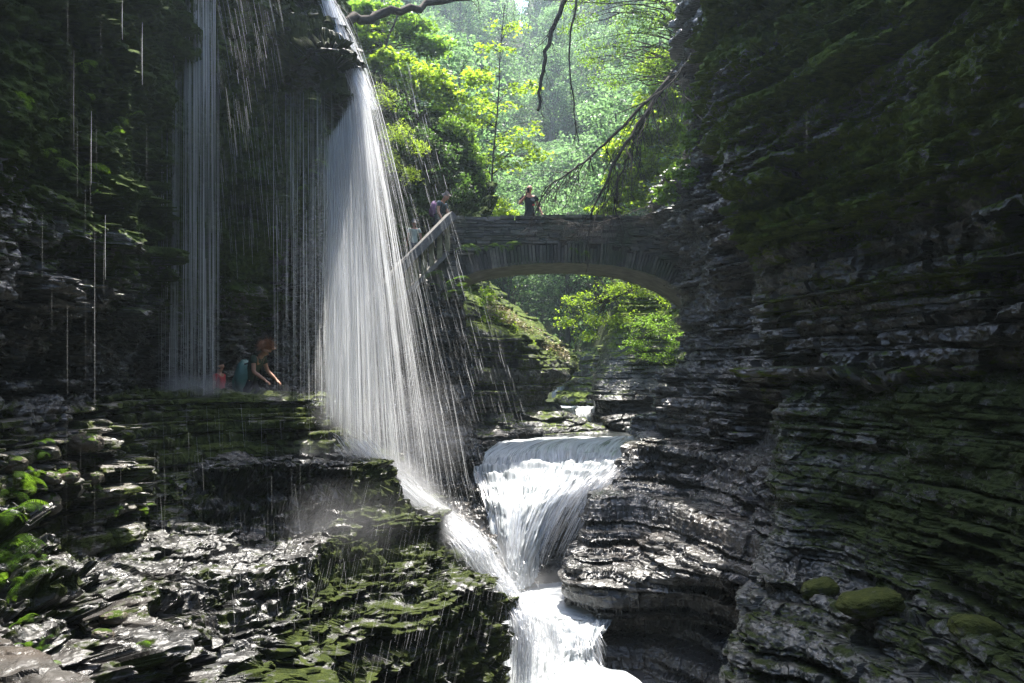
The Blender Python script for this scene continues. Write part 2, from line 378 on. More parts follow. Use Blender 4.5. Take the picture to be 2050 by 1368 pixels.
rock('rock_ledge', lw, 560, 720, M['lwall'], moss=lambda G: .10 * np.clip((G[..., 1] - 10) / 3, -.5, 1.0) - .05 + 0 * G[..., 0], amp=.20, t=.11, seed=21, big=.10, bf=.9, terr=.25, tt=.2, block=4.2, fine=.014, hack=.03, wob=.05)

# stepped wet slabs below the ledge
sl = [
    [(-300, 1140, 8.6), (-50, 1130, 8.8), (150, 1110, 10), (330, 1060, 11.8), (450, 980, 13), (600, 935, 14.2), (720, 925, 14.6), (800, 960, 14.6), (850, 1020, 15.4), (880, 1120, 16)],
    [(-300, 1180, 7.2), (-50, 1165, 7.5), (150, 1160, 8.3), (330, 1110, 9.7), (450, 1015, 11.5), (600, 968, 12.7), (720, 960, 13.2), (795, 990, 13.3), (870, 1045, 14), (905, 1140, 15)],
    [(-300, 1240, 6.3), (-50, 1230, 6.6), (150, 1230, 7.1), (330, 1200, 8.5), (450, 1110, 10), (600, 1045, 11.3), (740, 1030, 12), (840, 1050, 12.4), (888, 1085, 12.9), (925, 1150, 14.2)],
    [(-300, 1330, 5.6), (-50, 1310, 5.8), (150, 1310, 6.3), (330, 1290, 7.5), (450, 1215, 8.8), (600, 1160, 9.9), (740, 1135, 10.7), (860, 1140, 11.4), (908, 1145, 12.0), (965, 1205, 13.2)],
    [(-300, 1440, 5.0), (-50, 1420, 5.2), (150, 1400, 5.7), (330, 1390, 6.6), (450, 1320, 7.9), (600, 1260, 8.9), (740, 1220, 9.8), (880, 1200, 10.5), (950, 1212, 11.2), (1000, 1265, 12.2)],
    [(-300, 1600, 4.6), (-50, 1560, 4.8), (150, 1520, 5.2), (330, 1500, 6.1), (450, 1420, 7.3), (600, 1370, 8.4), (740, 1340, 9.2), (880, 1300, 10.0), (970, 1290, 10.9), (1005, 1310, 12)],
    [(-300, 1800, 4.4), (-50, 1760, 4.6), (150, 1700, 5.0), (330, 1640, 5.8), (450, 1560, 7.0), (600, 1500, 8.0), (740, 1450, 8.9), (900, 1400, 9.8), (960, 1370, 11), (1000, 1360, 12.4)],
    [(-300, 2000, 4.3), (-50, 1960, 4.5), (150, 1900, 4.9), (330, 1800, 5.6), (450, 1700, 6.9), (600, 1640, 7.9), (740, 1580, 8.8), (910, 1500, 9.8), (965, 1440, 11.2), (1000, 1410, 12.6)],
]
rock('stepped_slabs', sl, 760, 800, M['slab'], moss=lambda G: np.where((G[..., 0] > -2.6) , .02, -.12) + .1 * fbm(G[..., 0], G[..., 1], G[..., 2], 2, 3), amp=.26, t=.08, seed=33, big=.24, bf=.9, terr=.72, tt=.26, block=3.4, fine=.02, sharp=.3, hack=.09, wob=.10)

# right bank: glistening slabs beside the stream
rb = [
    [(1340, 905, 24), (1300, 872, 23), (1400, 820, 22), (1500, 800, 20), (1620, 780, 17), (1750, 770, 14)],
    [(1330, 960, 22.5), (1262, 870, 20.5), (1340, 838, 19.6), (1430, 830, 18.2), (1530, 822, 16.4), (1640, 805, 14)],
    [(1330, 1000, 21.5), (1275, 900, 19.2), (1350, 888, 18.6), (1430, 880, 17.5), (1530, 880, 15.5), (1640, 870, 13.3)],
    [(1330, 1060, 20.5), (1232, 965, 17.6), (1320, 955, 17.1), (1420, 955, 16), (1520, 955, 14.4), (1620, 955, 12.2)],
    [(1290, 1130, 19.5), (1172, 1048, 16.2), (1280, 1040, 15.7), (1400, 1035, 14.6), (1500, 1035, 13.3), (1610, 1045, 11.4)],
    [(1240, 1200, 18.5), (1150, 1120, 15.2), (1270, 1105, 14.7), (1400, 1100, 13.6), (1500, 1105, 12.5), (1600, 1130, 10.9)],
    [(1230, 1260, 18), (1142, 1185, 14.5), (1250, 1165, 13.9), (1390, 1150, 12.9), (1495, 1165, 12), (1590, 1200, 10.6)],
    [(1260, 1330, 18), (1200, 1245, 14.2), (1290, 1215, 13.7), (1400, 1180, 13.2), (1510, 1200, 12.2), (1580, 1280, 10.6)],
    [(1270, 1360, 17.5), (1200, 1290, 14.6), (1300, 1280, 14.4), (1410, 1260, 13.8), (1510, 1270, 12.6), (1570, 1330, 10.8)],
    [(1260, 1480, 17), (1190, 1400, 13.9), (1290, 1400, 13.4), (1400, 1400, 12.8), (1500, 1400, 11.8), (1560, 1420, 10.4)],
    [(1260, 1600, 17), (1180, 1560, 13.6), (1290, 1560, 13), (1400, 1560, 12.2), (1500, 1560, 11.2), (1560, 1560, 10)],
]
rock('stream_bank', rb, 640, 560, M['rslab'], amp=.13, t=.10, seed=44, big=.16, bf=.7, terr=.75, tt=.22, block=1.5, fine=.014, sharp=.3, hack=.03, wob=.06)

# right cliff, upper part leaning out
ru = [
    [(1500, -190, 31), (1440, -260, 22), (1460, -520, 19.5), (1400, -1000, 13.2), (1600, -1400, 10.6), (1800, -1700, 8.6), (2050, -1900, 6.6), (2500, -2600, 5), (4500, -4000, 3.4)],
    [(1450, -120, 28.5), (1400, -170, 20.6), (1440, -300, 17.6), (1420, -380, 12.9), (1600, -450, 10.9), (1800, -550, 9.0), (2050, -650, 7.0), (2500, -900, 5.2), (4500, -1600, 3.6)],
    [(1420, -60, 26), (1372, -60, 20), (1440, -60, 17.4), (1428, -50, 13.2), (1600, -60, 11.4), (1800, -80, 9.6), (2050, -100, 7.6), (2500, -200, 5.5), (4500, -700, 3.8)],
    [(1420, 150, 26), (1378, 150, 20), (1440, 150, 17.4), (1442, 150, 13.4), (1600, 150, 11.7), (1800, 140, 9.9), (2050, 130, 7.8), (2500, 120, 5.7), (4500, 0, 3.9)],
    [(1420, 300, 26), (1385, 290, 20.6), (1460, 300, 17.4), (1462, 300, 13.6), (1620, 300, 11.9), (1800, 300, 10.2), (2050, 290, 8.2), (2500, 290, 6), (4500, 300, 4.1)],
    [(1380, 430, 26), (1325, 415, 21.3), (1480, 430, 17.0), (1508, 430, 13.5), (1640, 430, 12), (1800, 430, 10.6), (2050, 420, 8.6), (2500, 430, 6.2), (4500, 500, 4.2)],
    [(1390, 520, 26), (1350, 500, 21.2), (1500, 520, 16.8), (1540, 520, 13.4), (1660, 520, 12), (1800, 520, 10.7), (2050, 510, 8.8), (2500, 540, 6.4), (4500, 700, 4.3)],
    [(1395, 640, 26), (1378, 630, 21), (1510, 630, 16.8), (1575, 620, 13.3), (1680, 620, 12), (1820, 620, 10.6), (2050, 610, 8.9), (2500, 660, 6.6), (4500, 850, 4.4)],
    [(1400, 740, 26), (1380, 700, 20.6), (1500, 740, 16.6), (1625, 730, 13), (1710, 720, 11.9), (1840, 700, 10.6), (2050, 690, 9.0), (2500, 720, 6.8), (4500, 900, 4.5)],
    [(1400, 800, 25), (1355, 760, 20.3), (1490, 790, 16.4), (1645, 765, 13.2), (1720, 755, 12.1), (1850, 742, 10.9), (2050, 730, 9.3), (2500, 770, 7.0), (4500, 950, 4.7)],
    [(1400, 860, 25), (1330, 820, 20), (1480, 830, 16.2), (1650, 785, 14.4), (1730, 775, 13.4), (1860, 760, 12.0), (2050, 755, 10.4), (2500, 800, 8.0), (4500, 1000, 5.4)],
    [(1400, 960, 25), (1340, 880, 20), (1490, 900, 16.2), (1650, 830, 14.6), (1730, 830, 13.6), (1860, 830, 12.2), (2050, 830, 10.6), (2500, 900, 8.2), (4500, 1200, 5.5)],
]
def m_r(G):
    x, y, z = G[..., 0], G[..., 1], G[..., 2]
    return np.where(y > 15.2, -.25, -.02 + .11 * np.clip((z - 2.2) / 1.6, -1, 1.2) + .5 * (vn(x * .3 + 3, y * .3, z * 1.6, 5) - .5))
rock('leaning_cliff', ru, 800, 900, M['right'], moss=m_r, amp=.20, t=.11, seed=55, big=.40, bf=.55, block=2.0, fine=.03, hack=.10, wob=.07)
# right cliff, lower part
rl = [
    [(1700, 770, 16), (1640, 768, 14.5), (1700, 765, 13.2), (1850, 755, 11.6), (2050, 745, 9.9), (2500, 780, 7.4), (4500, 980, 4.8)],
    [(1680, 800, 15.5), (1600, 785, 13.4), (1690, 785, 12.1), (1840, 780, 10.6), (2050, 775, 8.9), (2500, 830, 6.5), (4500, 1050, 4.2)],
    [(1660, 880, 15.3), (1568, 880, 12.7), (1680, 880, 11.6), (1840, 880, 10), (2050, 880, 8.4), (2500, 950, 6.2), (4500, 1300, 4.0)],
    [(1640, 960, 15), (1552, 955, 12.4), (1670, 960, 11.2), (1840, 970, 9.7), (2050, 980, 8.1), (2500, 1080, 6), (4500, 1500, 3.9)],
    [(1640, 1080, 14.5), (1568, 1060, 11.7), (1680, 1080, 10.7), (1840, 1110, 9.3), (2050, 1140, 7.7), (2500, 1280, 5.8), (4500, 1800, 3.8)],
    [(1600, 1150, 14), (1545, 1120, 11.2), (1680, 1160, 10.3), (1840, 1215, 9.0), (2050, 1275, 7.4), (2500, 1450, 5.6), (4500, 2100, 3.7)],
    [(1560, 1200, 13.5), (1525, 1165, 10.8), (1660, 1195, 9.7), (1820, 1250, 8.4), (2050, 1310, 7.0), (2500, 1540, 5.2), (4500, 2300, 3.5)],
    [(1560, 1290, 13.2), (1505, 1260, 10.4), (1650, 1290, 9.4), (1810, 1340, 8.1), (2050, 1400, 6.7), (2500, 1700, 5.0), (4500, 2600, 3.4)],
    [(1540, 1420, 12.8), (1475, 1400, 9.7), (1640, 1450, 8.8), (1800, 1500, 7.6), (2050, 1600, 6.2), (2500, 1950, 4.7), (4500, 3000, 3.3)],
    [(1540, 1700, 12.6), (1460, 1600, 9.3), (1620, 1650, 8.4), (1800, 1700, 7.2), (2050, 1850, 5.9), (2500, 2300, 4.5), (4500, 3400, 3.2)],
]
rock('lower_cliff', rl, 640, 760, M['rlow'], moss=lambda G: .04 + .25 * (vn(G[..., 0] * .3, G[..., 1] * .3, G[..., 2] * 2.0, 8) - .5) - .16 * np.clip((-G[..., 2] - 1.6) / 1.3, 0, 1) - .12 * np.clip((G[..., 1] - 10) / 1.5, 0, 1), amp=.13, t=.08, seed=66, big=.26, bf=.7, block=2.2, fine=.035, hack=.06, wob=.04)

# rocks seen through the arch
ar = [
    [(860, 470, 29), (940, 520, 30), (1000, 590, 31), (1075, 650, 32), (1145, 718, 32), (1150, 740, 34)],
    [(850, 560, 25.5), (935, 590, 26), (1000, 625, 26.6), (1070, 672, 27.5), (1142, 728, 28.4), (1150, 745, 32)],
    [(850, 600, 23), (925, 640, 23.4), (1000, 668, 24.2), (1068, 715, 25.4), (1132, 748, 27), (1140, 755, 31)],
    [(850, 700, 22.6), (925, 700, 23), (1000, 720, 24), (1062, 740, 25.2), (1130, 760, 26.8), (1135, 765, 31)],
    [(860, 780, 22.3), (930, 780, 22.7), (1000, 780, 23.8), (1062, 780, 25), (1096, 778, 26.6), (1104, 785, 31)],
    [(860, 830, 22.3), (930, 830, 22.6), (1000, 830, 23.6), (1055, 820, 24.8), (1088, 806, 26.5), (1096, 810, 31)],
    [(870, 880, 21.6), (940, 865, 22.2), (1030, 850, 23.4), (1115, 846, 24.9), (1172, 852, 26), (1200, 862, 29)],
    [(880, 940, 21.2), (950, 900, 21.8), (1040, 884, 22.9), (1130, 876, 24.3), (1205, 872, 25.4), (1225, 876, 28)],
    [(880, 1050, 21), (960, 1000, 21.6), (1040, 980, 22.7), (1130, 970, 24.1), (1205, 960, 25.2), (1225, 960, 28)],
]
rock('shaded_bank', ar, 460, 420, M['bank'], moss=lambda G: .12 * np.clip(G[..., 2] / 1.5, -2.2, 1.2), amp=.16, t=.2, seed=71, big=.2, bf=.6, terr=.05, tt=.3, block=1.2, fine=.015)
ab = [
    [(1262, 420, 38), (1236, 480, 33), (1310, 470, 32), (1420, 430, 30), (1500, 400, 28)],
    [(1262, 590, 36), (1236, 590, 31), (1310, 590, 30), (1400, 580, 28), (1480, 570, 26)],
    [(1245, 650, 35), (1222, 655, 29.6), (1305, 650, 28.6), (1400, 650, 27), (1470, 640, 25)],
    [(1225, 730, 35), (1204, 725, 28.8), (1300, 720, 27.6), (1400, 710, 26), (1470, 700, 24)],
    [(1210, 780, 34), (1192, 775, 28.2), (1295, 775, 26.8), (1400, 770, 25), (1470, 760, 23.6)],
    [(1225, 830, 33), (1206, 825, 27.4), (1295, 825, 26.2), (1400, 820, 24.6), (1470, 810, 23)],
    [(1250, 868, 32), (1232, 866, 26), (1295, 866, 24.6), (1400, 855, 23), (1470, 850, 21.6)],
    [(1250, 960, 32), (1232, 960, 25.6), (1295, 960, 24), (1400, 960, 22.6), (1470, 960, 21)],
]
rock('far_right_rock', ab, 400, 300, M['bank'], moss=lambda G: .16 * np.clip((G[..., 2] - .5) / 1.2, -1.8, 1.2), amp=.2, t=.22, seed=72, big=.3, bf=.5, terr=.05, tt=.35, block=1.2, fine=.015)
mr = [
    [(1135, 700, 44), (1156, 712, 41), (1190, 703, 39), (1235, 698, 38), (1300, 690, 38)],
    [(1125, 720, 43), (1146, 718, 36), (1186, 712, 35), (1230, 706, 34), (1300, 700, 34)],
    [(1130, 740, 42), (1150, 742, 35.6), (1190, 735, 34.6), (1230, 730, 33.6), (1300, 730, 33)],
    [(1125, 780, 42), (1140, 786, 35), (1180, 775, 34), (1230, 770, 33), (1300, 770, 32)],
    [(1110, 815, 41), (1135, 812, 33.5), (1180, 815, 32.6), (1230, 815, 32), (1300, 815, 31)],
    [(1110, 900, 41), (1135, 900, 33.5), (1180, 900, 32.6), (1230, 900, 32), (1300, 900, 31)],
]
rock('mid_stream_rock', mr, 220, 200, M['bank'], moss=lambda G: .05 + 0 * G[..., 0], amp=.2, t=.25, seed=73, big=.3, bf=.6, terr=.5, tt=.4, block=1.0, fine=.015)

# foreground parapet slab, bottom left
fg = [
    [(-500, 1222, 4.2), (-200, 1222, 4.1), (-117, 1228, 4.0), (-67, 1247, 3.9), (-53, 1272, 4.1), (-47, 1332, 4.5)],
    [(-500, 1262, 3.7), (-200, 1262, 3.6), (-117, 1258, 3.5), (-57, 1288, 3.4), (-27, 1304, 3.6), (-17, 1362, 4.2)],
    [(-500, 1322, 3.3), (-200, 1322, 3.2), (-117, 1310, 3.1), (-37, 1328, 3.0), (13, 1350, 3.2), (23, 1412, 3.9)],
    [(-500, 1402, 3.0), (-200, 1402, 2.85), (-97, 1362, 2.8), (13, 1370, 2.75), (93, 1382, 2.8), (103, 1452, 3.6)],
    [(-500, 1532, 2.7), (-200, 1502, 2.6), (-97, 1472, 2.5), (53, 1452, 2.45), (183, 1436, 2.5), (203, 1502, 3.3)],
    [(-500, 1832, 2.4), (-200, 1782, 2.35), (-97, 1732, 2.3), (83, 1682, 2.25), (233, 1632, 2.3), (253, 1682, 3.1)],
]
t_ = rock_mat('pale_parapet_stone', c1=(.025, .023, .02), c2=(.065, .06, .054), c3=(.14, .13, .12), moss=-.3, rough=.3, brown=.9, side=.2, bump=.8)
rock('parapet_slab', fg, 260, 260, t_, amp=.07, t=.05, seed=81, big=.04, bf=2, terr=.7, tt=.07, block=5.0, fine=.01, hack=.03, wob=.02)

# unseen rock walls added behind the camera to block light from that side
def wall_world(name, rows, mat, seed):
    G = sheet(rows, 90, 90, world=True)
    G = rockify(G, flip=-1, amp=.3, t=.3, seed=seed, big=.5, bf=.3, fine=0)
    return props(grid_obj(G, name, mat, smooth=False), kind='structure')
zz = (16, 7, 1, -4, -8)
wall_world('unseen_gorge_side', [[(-5.0 + .35 * max(z, 0) * -.3, 6, z), (-5.4, 3, z), (-5.5, -2, z), (-4, -9, z), (0, -14, z), (5, -13, z), (8, -7, z), (8, 1, z), (8.5, 6, z)][::-1] for z in zz], M['left'], 91)
# ------------------------------------------------------------------ stream, pool, waterfalls
def water_sheet(rows, nv, nu, disp=.05, fu=40, fv=3, seed=5, step=0.0):
    G = sheet(rows, nv, nu); n = -gnorm(G)
    a, b = np.meshgrid(np.linspace(0, 1, nv), np.linspace(0, 1, nu), indexing='ij')
    h = fbm(b * fu, a * fv, 0 * a, 4, seed) + .5 * fbm(b * fu * .35, a * fv * 2, 0 * a + 3, 3, seed + 2)
    return G + n * (h * 2 * disp)[..., None]
M['foam'] = foam_mat('white_water', 30, 4.5, .36, .57, (.10, .125, .135))
M['lipw'] = foam_mat('sliding_water', 14, 9, .36, .58, (.10, .12, .12))
M['pool'] = foam_mat('foamy_pool', 9, 7, .30, .50, (.30, .34, .35))
M['far_w'] = foam_mat('far_white_water', 30, 2, .3, .55, (.14, .17, .18))
M['calm'] = foam_mat('dark_stream_water', 5, 30, .55, .75, (.03, .035, .035))

class Streaks:
    "falling threads of water: thin tapering films, each turned its own way"
    def __init__(s): s.m = MB()
    def add(s, pts, w):
        pts = np.asarray(pts, float)
        k = len(pts); r = (1.7 * w * np.sin(np.linspace(.12, math.pi - .12, k)) ** .5)[:, None]
        a = rng.normal(0, .55); sd = np.array([math.cos(a), math.sin(a), 0.0])
        v = np.stack([pts - sd * r, pts + sd * r], 1).reshape(-1, 3)
        i = np.arange(k - 1)[:, None] * 2
        s.m.add(v, i + np.array([[0, 1, 3, 2]]))
st_main, st_left, st_mid, st_drip, st_fall, st_low = (Streaks() for _ in range(6))
def PP(xy, Y): return P(xy[0], xy[1], Y)
def veil_path(u, jit, dj=0.0):
    # u 0 (left, straight down) .. 1 (thrown out to the right)
    T = np.array([[658, 285, 13.3], [690, 235, 13.2], [716, 190, 13.3], [700, 100, 13.5], [672, 30, 13.8], [640, -30, 14]])
    B = np.array([[655, 812, 13.3], [700, 875, 13.4], [758, 945, 13.5], [812, 985, 13.8], [865, 1010, 14.2], [925, 1010, 14.8]])
    q = u * 5; i = min(int(q), 4); f = q - i
    t = T[i] * (1 - f) + T[i + 1] * f; b = B[i] * (1 - f) + B[i + 1] * f
    A = P(*t); D = P(*b); jit = np.asarray(jit)
    A = A + jit * .3; D = D + jit
    return A, D
def fall_pts(A, D, s0, s1, k=5, pw=1.75):
    # horizontal motion even in time, height falling ever faster
    tt = np.linspace(s0, s1, k) ** (1 / 1.0)
    hz = 1 - (1 - tt) ** 1.0
    zf = tt ** pw
    p = A[None] + (D - A)[None] * hz[:, None]
    p[:, 2] = A[2] + (D[2] - A[2]) * zf
    return p
r_ = rng
clus = r_.beta(1.1, 2.1, 60)
for k in range(2700):
    u = float(np.clip(clus[r_.integers(0, 60)] + r_.normal(0, .007), 0, 1)) if r_.random() < .68 else (r_.beta(1.1, 2.3) if r_.random() < .8 else r_.random())
    A, D = veil_path(u, r_.normal(0, .10 + .10 * u, 3) * np.array([1, 1.6, .3]))
    s0 = r_.uniform(-.02, .9) if r_.random() < .7 else 0; s0 = max(s0, 0)
    L_ = r_.uniform(.10, .5)
    st_main.add(fall_pts(A, D, s0, min(1, s0 + L_), 5, 1.55 if u > .25 else 1.2), r_.uniform(.0008, .0034) * (1.25 - .6 * u))
# dense threads that make the white body of the veil
for k in range(380):
    u = r_.beta(1.2, 3.0)
    A, D = veil_path(u, r_.normal(0, .05, 3) * np.array([1, 1.6, .3]))
    st_main.add(fall_pts(A, D, 0, 1, 9, 1.5 if u > .25 else 1.2), r_.uniform(.0012, .0035))
# head of the veil sliding over the cap edge
for k in range(700):
    a = P(640 + r_.normal(0, 6), -40 + r_.uniform(-30, 30), 13.9); b = P(690 + r_.normal(0, 9), 100 + r_.normal(0, 12), 13.5 + r_.normal(0, .08)); c = P(735 + r_.normal(0, 14), 220, 13.4 + r_.normal(0, .12))
    t = np.linspace(0, 1, 8)[:, None]
    p = a * (1 - t) ** 2 + 2 * b * t * (1 - t) + c * t * t
    i0 = r_.integers(0, 5)
    st_main.add(p[i0:i0 + 4], r_.uniform(.0015, .005))
# the wind carries thin drops to the right and in front of the far bank
for k in range(1500):
    x = 720 + 330 * r_.random() ** 1.25; y = r_.uniform(120, 980)
    if x > 760 + (y - 100) * .32 + 60 or y > 1040: continue
    Y = r_.uniform(13, 16.5); L_ = r_.uniform(.15, .6)
    a = P(x, y, Y); st_mid.add(np.stack([a, a + np.array([.12 * L_, 0, -.5 * L_]), a + np.array([.27 * L_, 0, -L_])]), r_.uniform(.0010, .0020))
# left fall: dense bundle of straight threads
for k in range(380):
    x = r_.choice([345, 352, 372, 380, 386, 396, 404, 412, 425]) + r_.normal(0, 3.5) if r_.random() < .75 else r_.uniform(322, 432)
    x = min(max(x, 318), 434); Y = 13.0 + r_.normal(0, .12)
    y0 = r_.uniform(-150, 700) if r_.random() < .65 else -60; L_ = r_.uniform(120, 560)
    y1 = min(y0 + L_, 792)
    if y1 - y0 < 40: continue
    st_left.add([P(x, y0, Y), P(x + .5 * r_.normal(), (y0 + y1) / 2, Y), P(x, y1, Y)], r_.uniform(.0014, .0042))
for k in range(90):
    x = r_.uniform(318, 440); Y = 13.0 + r_.normal(0, .15); y0 = r_.uniform(-50, 300)
    st_left.add([P(x, y0, Y), P(x, 500, Y), P(x, 795, Y)], r_.uniform(.001, .0022))
# slanting spray between the left fall and the cap
for k in range(420):
    x = r_.uniform(430, 560); y = r_.uniform(-40, 480); Y = 13.2 + r_.normal(0, .3); L_ = r_.uniform(25, 90)
    sl_ = .20 * (1 - (y + 40) / 700)
    st_left.add([P(x, y, Y), P(x + sl_ * L_, y + L_, Y)], .0014 + .0012 * r_.random())
# middle curtain dripping from the lower lip of the cap
for k in range(330):
    x = r_.choice([575, 590, 604, 612, 620, 633, 640, 648, 660]) + r_.normal(0, 4.5) if r_.random() < .7 else r_.uniform(540, 665)
    Y = 13.4 + r_.normal(0, .15)
    y0 = (185 + .1 * r_.normal()) if r_.random() < .35 else r_.uniform(185, 700)
    y1 = min(y0 + r_.uniform(100, 480), 800)
    st_mid.add([P(x, y0, Y), P(x, (y0 + y1) / 2, Y), P(x, y1, Y)], r_.uniform(.0012, .0034))
# single drips before the left cliff and the ledge
drips = [(136, -20, 92, 9), (143, 72, 320, 3), (148, 100, 300, 3), (155, 230, 400, 3), (183, 222, 370, 3), (181, 270, 420, 3), (193, 240, 350, 3), (202, 30, 110, 3), (245, -10, 80, 4), (214, 155, 250, 3), (285, 45, 170, 4), (283, 70, 150, 3), (294, 250, 370, 4), (171, 360, 470, 3), (190, 450, 820, 3), (172, 540, 780, 3), (135, 610, 790, 4), (211, 430, 560, 3), (208, 480, 590, 3), (85, 430, 550, 3), (104, 560, 670, 2), (162, 840, 975, 2), (190, 920, 1100, 2), (242, 900, 1010, 4), (133, 800, 1080, 2), (324, 1010, 1110, 3), (330, 980, 1140, 3), (345, 1000, 1180, 3), (355, 900, 1150, 4), (310, 860, 1010, 2), (1615, 220, 310, 2), (1657, 155, 205, 2), (1768, 140, 180, 2), (1780, 180, 220, 2), (1853, 250, 300, 2), (1920, 160, 200, 2), (1505, 380, 440, 1.5)]
for x, y0, y1, w_ in drips:
    Y = 7.0 + r_.uniform(-.5, .5)
    st_drip.add([P(x, y0, Y), P(x - .4, (y0 + y1) / 2, Y), P(x, y1, Y)], w_ * Y / 1500 * .055)
for k in range(520):   # trickles down the ledge wall and rain in front of the slabs
    x = r_.normal(440, 110); y = r_.uniform(800, 1250); Y = 11.8 - (y - 800) / 450 * 3.2 + r_.normal(0, .3)
    if x < 250 or x > 720: continue
    L_ = r_.uniform(20, 110)
    st_mid.add([P(x, y, Y), P(x + r_.uniform(0, .12) * L_, y + L_, Y)], r_.uniform(.0008, .0018))
for k in range(650):  # fine slanting rain over the lower slabs, drifting left
    x = r_.uniform(560, 1010); y = r_.uniform(960, 1340); Y = 10.6 - (y - 960) / 400 * 2.2 + r_.normal(0, .4)
    if x > 930 and y > 1260: continue
    L_ = r_.uniform(14, 60)
    st_low.add([P(x, y, Y), P(x - .22 * L_, y + L_, Y)], r_.uniform(.0005, .0011))
# water racing down the edge of the slabs
edge = [(690, 880, 13.5), (740, 945, 13.4), (800, 990, 13.5), (860, 1035, 13.6), (915, 1075, 13.3), (950, 1110, 12.9), (985, 1165, 12.8), (1020, 1205, 12.7), (1040, 1250, 12.4), (1046, 1310, 12.2), (1044, 1400, 12.0), (1044, 1500, 11.9)]
E = np.array([P(*e) for e in edge]); Wd = crw(len(E), 160); E = Wd @ E; E = E * np.linspace(.975, .945, 160)[:, None]
for k in range(3400):
    i = r_.integers(0, 130); n_ = r_.integers(8, 26); j = min(159, i + n_)
    sp = .05 + .13 * (1 - i / 160)
    o1 = r_.normal(0, sp, 3) * np.array([1, .8, .5]); o1[2] = abs(o1[2]) * .8 + .02
    seg = E[i:j:3] + o1
    hop = np.sin(np.linspace(0, math.pi, len(seg))) * r_.uniform(0, .16)
    seg = seg + hop[:, None] * np.array([.25, -.2, .8])
    st_low.add(seg, r_.uniform(.0015, .006))
for k in range(5200):  # droplets thrown up along the chute and at the feet of the falls
    i = r_.integers(0, 150); c = E[i] + r_.normal(0, .22, 3) * np.array([1.2, .8, 1]) + np.array([0, -.05, .12])
    v = r_.normal(0, .03, 3) + np.array([.01, 0, -.03]); st_low.add([c, c + v * .5, c + v], r_.uniform(.0008, .0025))
for k in range(1500):
    px_, py_, yy_ = [(385, 778, 13.0), (690, 850, 13.2), (1015, 1150, 15.8), (640, 815, 13.3)][r_.integers(0, 4)]
    c = P(px_ + r_.normal(0, 38), py_ - abs(r_.normal(0, 22)), yy_ + r_.normal(0, .2)); v = r_.normal(0, .03, 3)
    st_low.add([c, c + v * .5, c + v], r_.uniform(.0008, .0022))
# chute below
for k in range(900):
    x = 1020 + 90 * r_.random() ** 1.3; y = r_.uniform(1190, 1380); Y = 12.5 + r_.normal(0, .2); L_ = r_.uniform(30, 130)
    st_low.add([P(x, y, Y), P(x + .12 * L_, y + L_, Y - .1)], r_.uniform(.002, .006))

# main cascade body
W1 = [
    [(1000, 884, 21.6), (1100, 876, 22), (1200, 874, 21.8), (1268, 874, 21), (1330, 876, 20)],
    [(962, 914, 19.7), (1040, 898, 19.6), (1130, 889, 19.8), (1250, 893, 19.6), (1330, 900, 19.2)],
    [(948, 940, 18.9), (1020, 932, 18.6), (1120, 924, 18.5), (1230, 925, 18.4), (1300, 930, 18.4)],
    [(952, 960, 18.5), (1015, 960, 18.0), (1110, 952, 17.8), (1200, 950, 17.8), (1262, 952, 18.0)],
    [(966, 1000, 17.8), (1020, 1006, 17.1), (1085, 1000, 16.9), (1150, 985, 17.2), (1170, 978, 17.6)],
    [(984, 1060, 17.2), (1020, 1070, 16.5), (1060, 1062, 16.4), (1105, 1040, 16.8), (1100, 1026, 17.3)],
    [(994, 1120, 16.8), (1020, 1130, 16.1), (1045, 1125, 16.1), (1075, 1100, 16.5), (1074, 1074, 17.0)],
    [(1000, 1175, 16.4), (1020, 1180, 15.9), (1040, 1180, 15.9), (1058, 1170, 16.2), (1075, 1140, 16.6)],
]
t1 = thing('waterfall', 'main white cascade of the creek dropping into the pool below the arched bridge', 'waterfall', P(1030, 1160, 16))
G0 = sheet(W1, 260, 260); G = water_sheet(W1, 260, 260, .13, 22, 7, 5); G = G0 + (G - G0) * (.25 + .75 * np.clip(np.linspace(0, 7, 260) - .8, 0, 1))[:, None, None]
aa = np.linspace(0, 7, 260)
G[..., 2] += .07 * np.sin(aa[:, None] * 9 + 7 * fbm(G[..., 0] * 1.1, G[..., 1] * .4, 0 * G[..., 0], 3, 6)) * np.clip(4.4 - aa, 0, 1)[:, None] * np.clip(aa - 1.2, 0, 1)[:, None]
grid_obj(G, 'white_water', M['foam'], parent=None, uv=True).name = 'white_water'
wo = bpy.data.objects['white_water']; wo.parent = t1; wo.location = tuple(-np.array(t1.location))
Wv = crw(8, 60); Wu_ = np.array([[P(*p) for p in r] for r in W1])
CW = np.einsum('ai,ijk->ajk', Wv, Wu_)     # 60 x 5 x 3 along flow
def flow(u, i0, i1):
    q = u * 3.999; i = int(q); f = q - i
    return CW[i0:i1, i] * (1 - f) + CW[i0:i1, min(i + 1, 4)] * f
for k in range(1500):
    u = r_.random(); i0 = r_.integers(8, 44); n_ = r_.integers(4, 14)
    p = flow(u, i0, min(59, i0 + n_))
    if len(p) < 3: continue
    p = p + np.array([0, -.04, .03]) * r_.random() + r_.normal(0, .02, 3)
    st_fall.add(p[::1], r_.uniform(.002, .009))
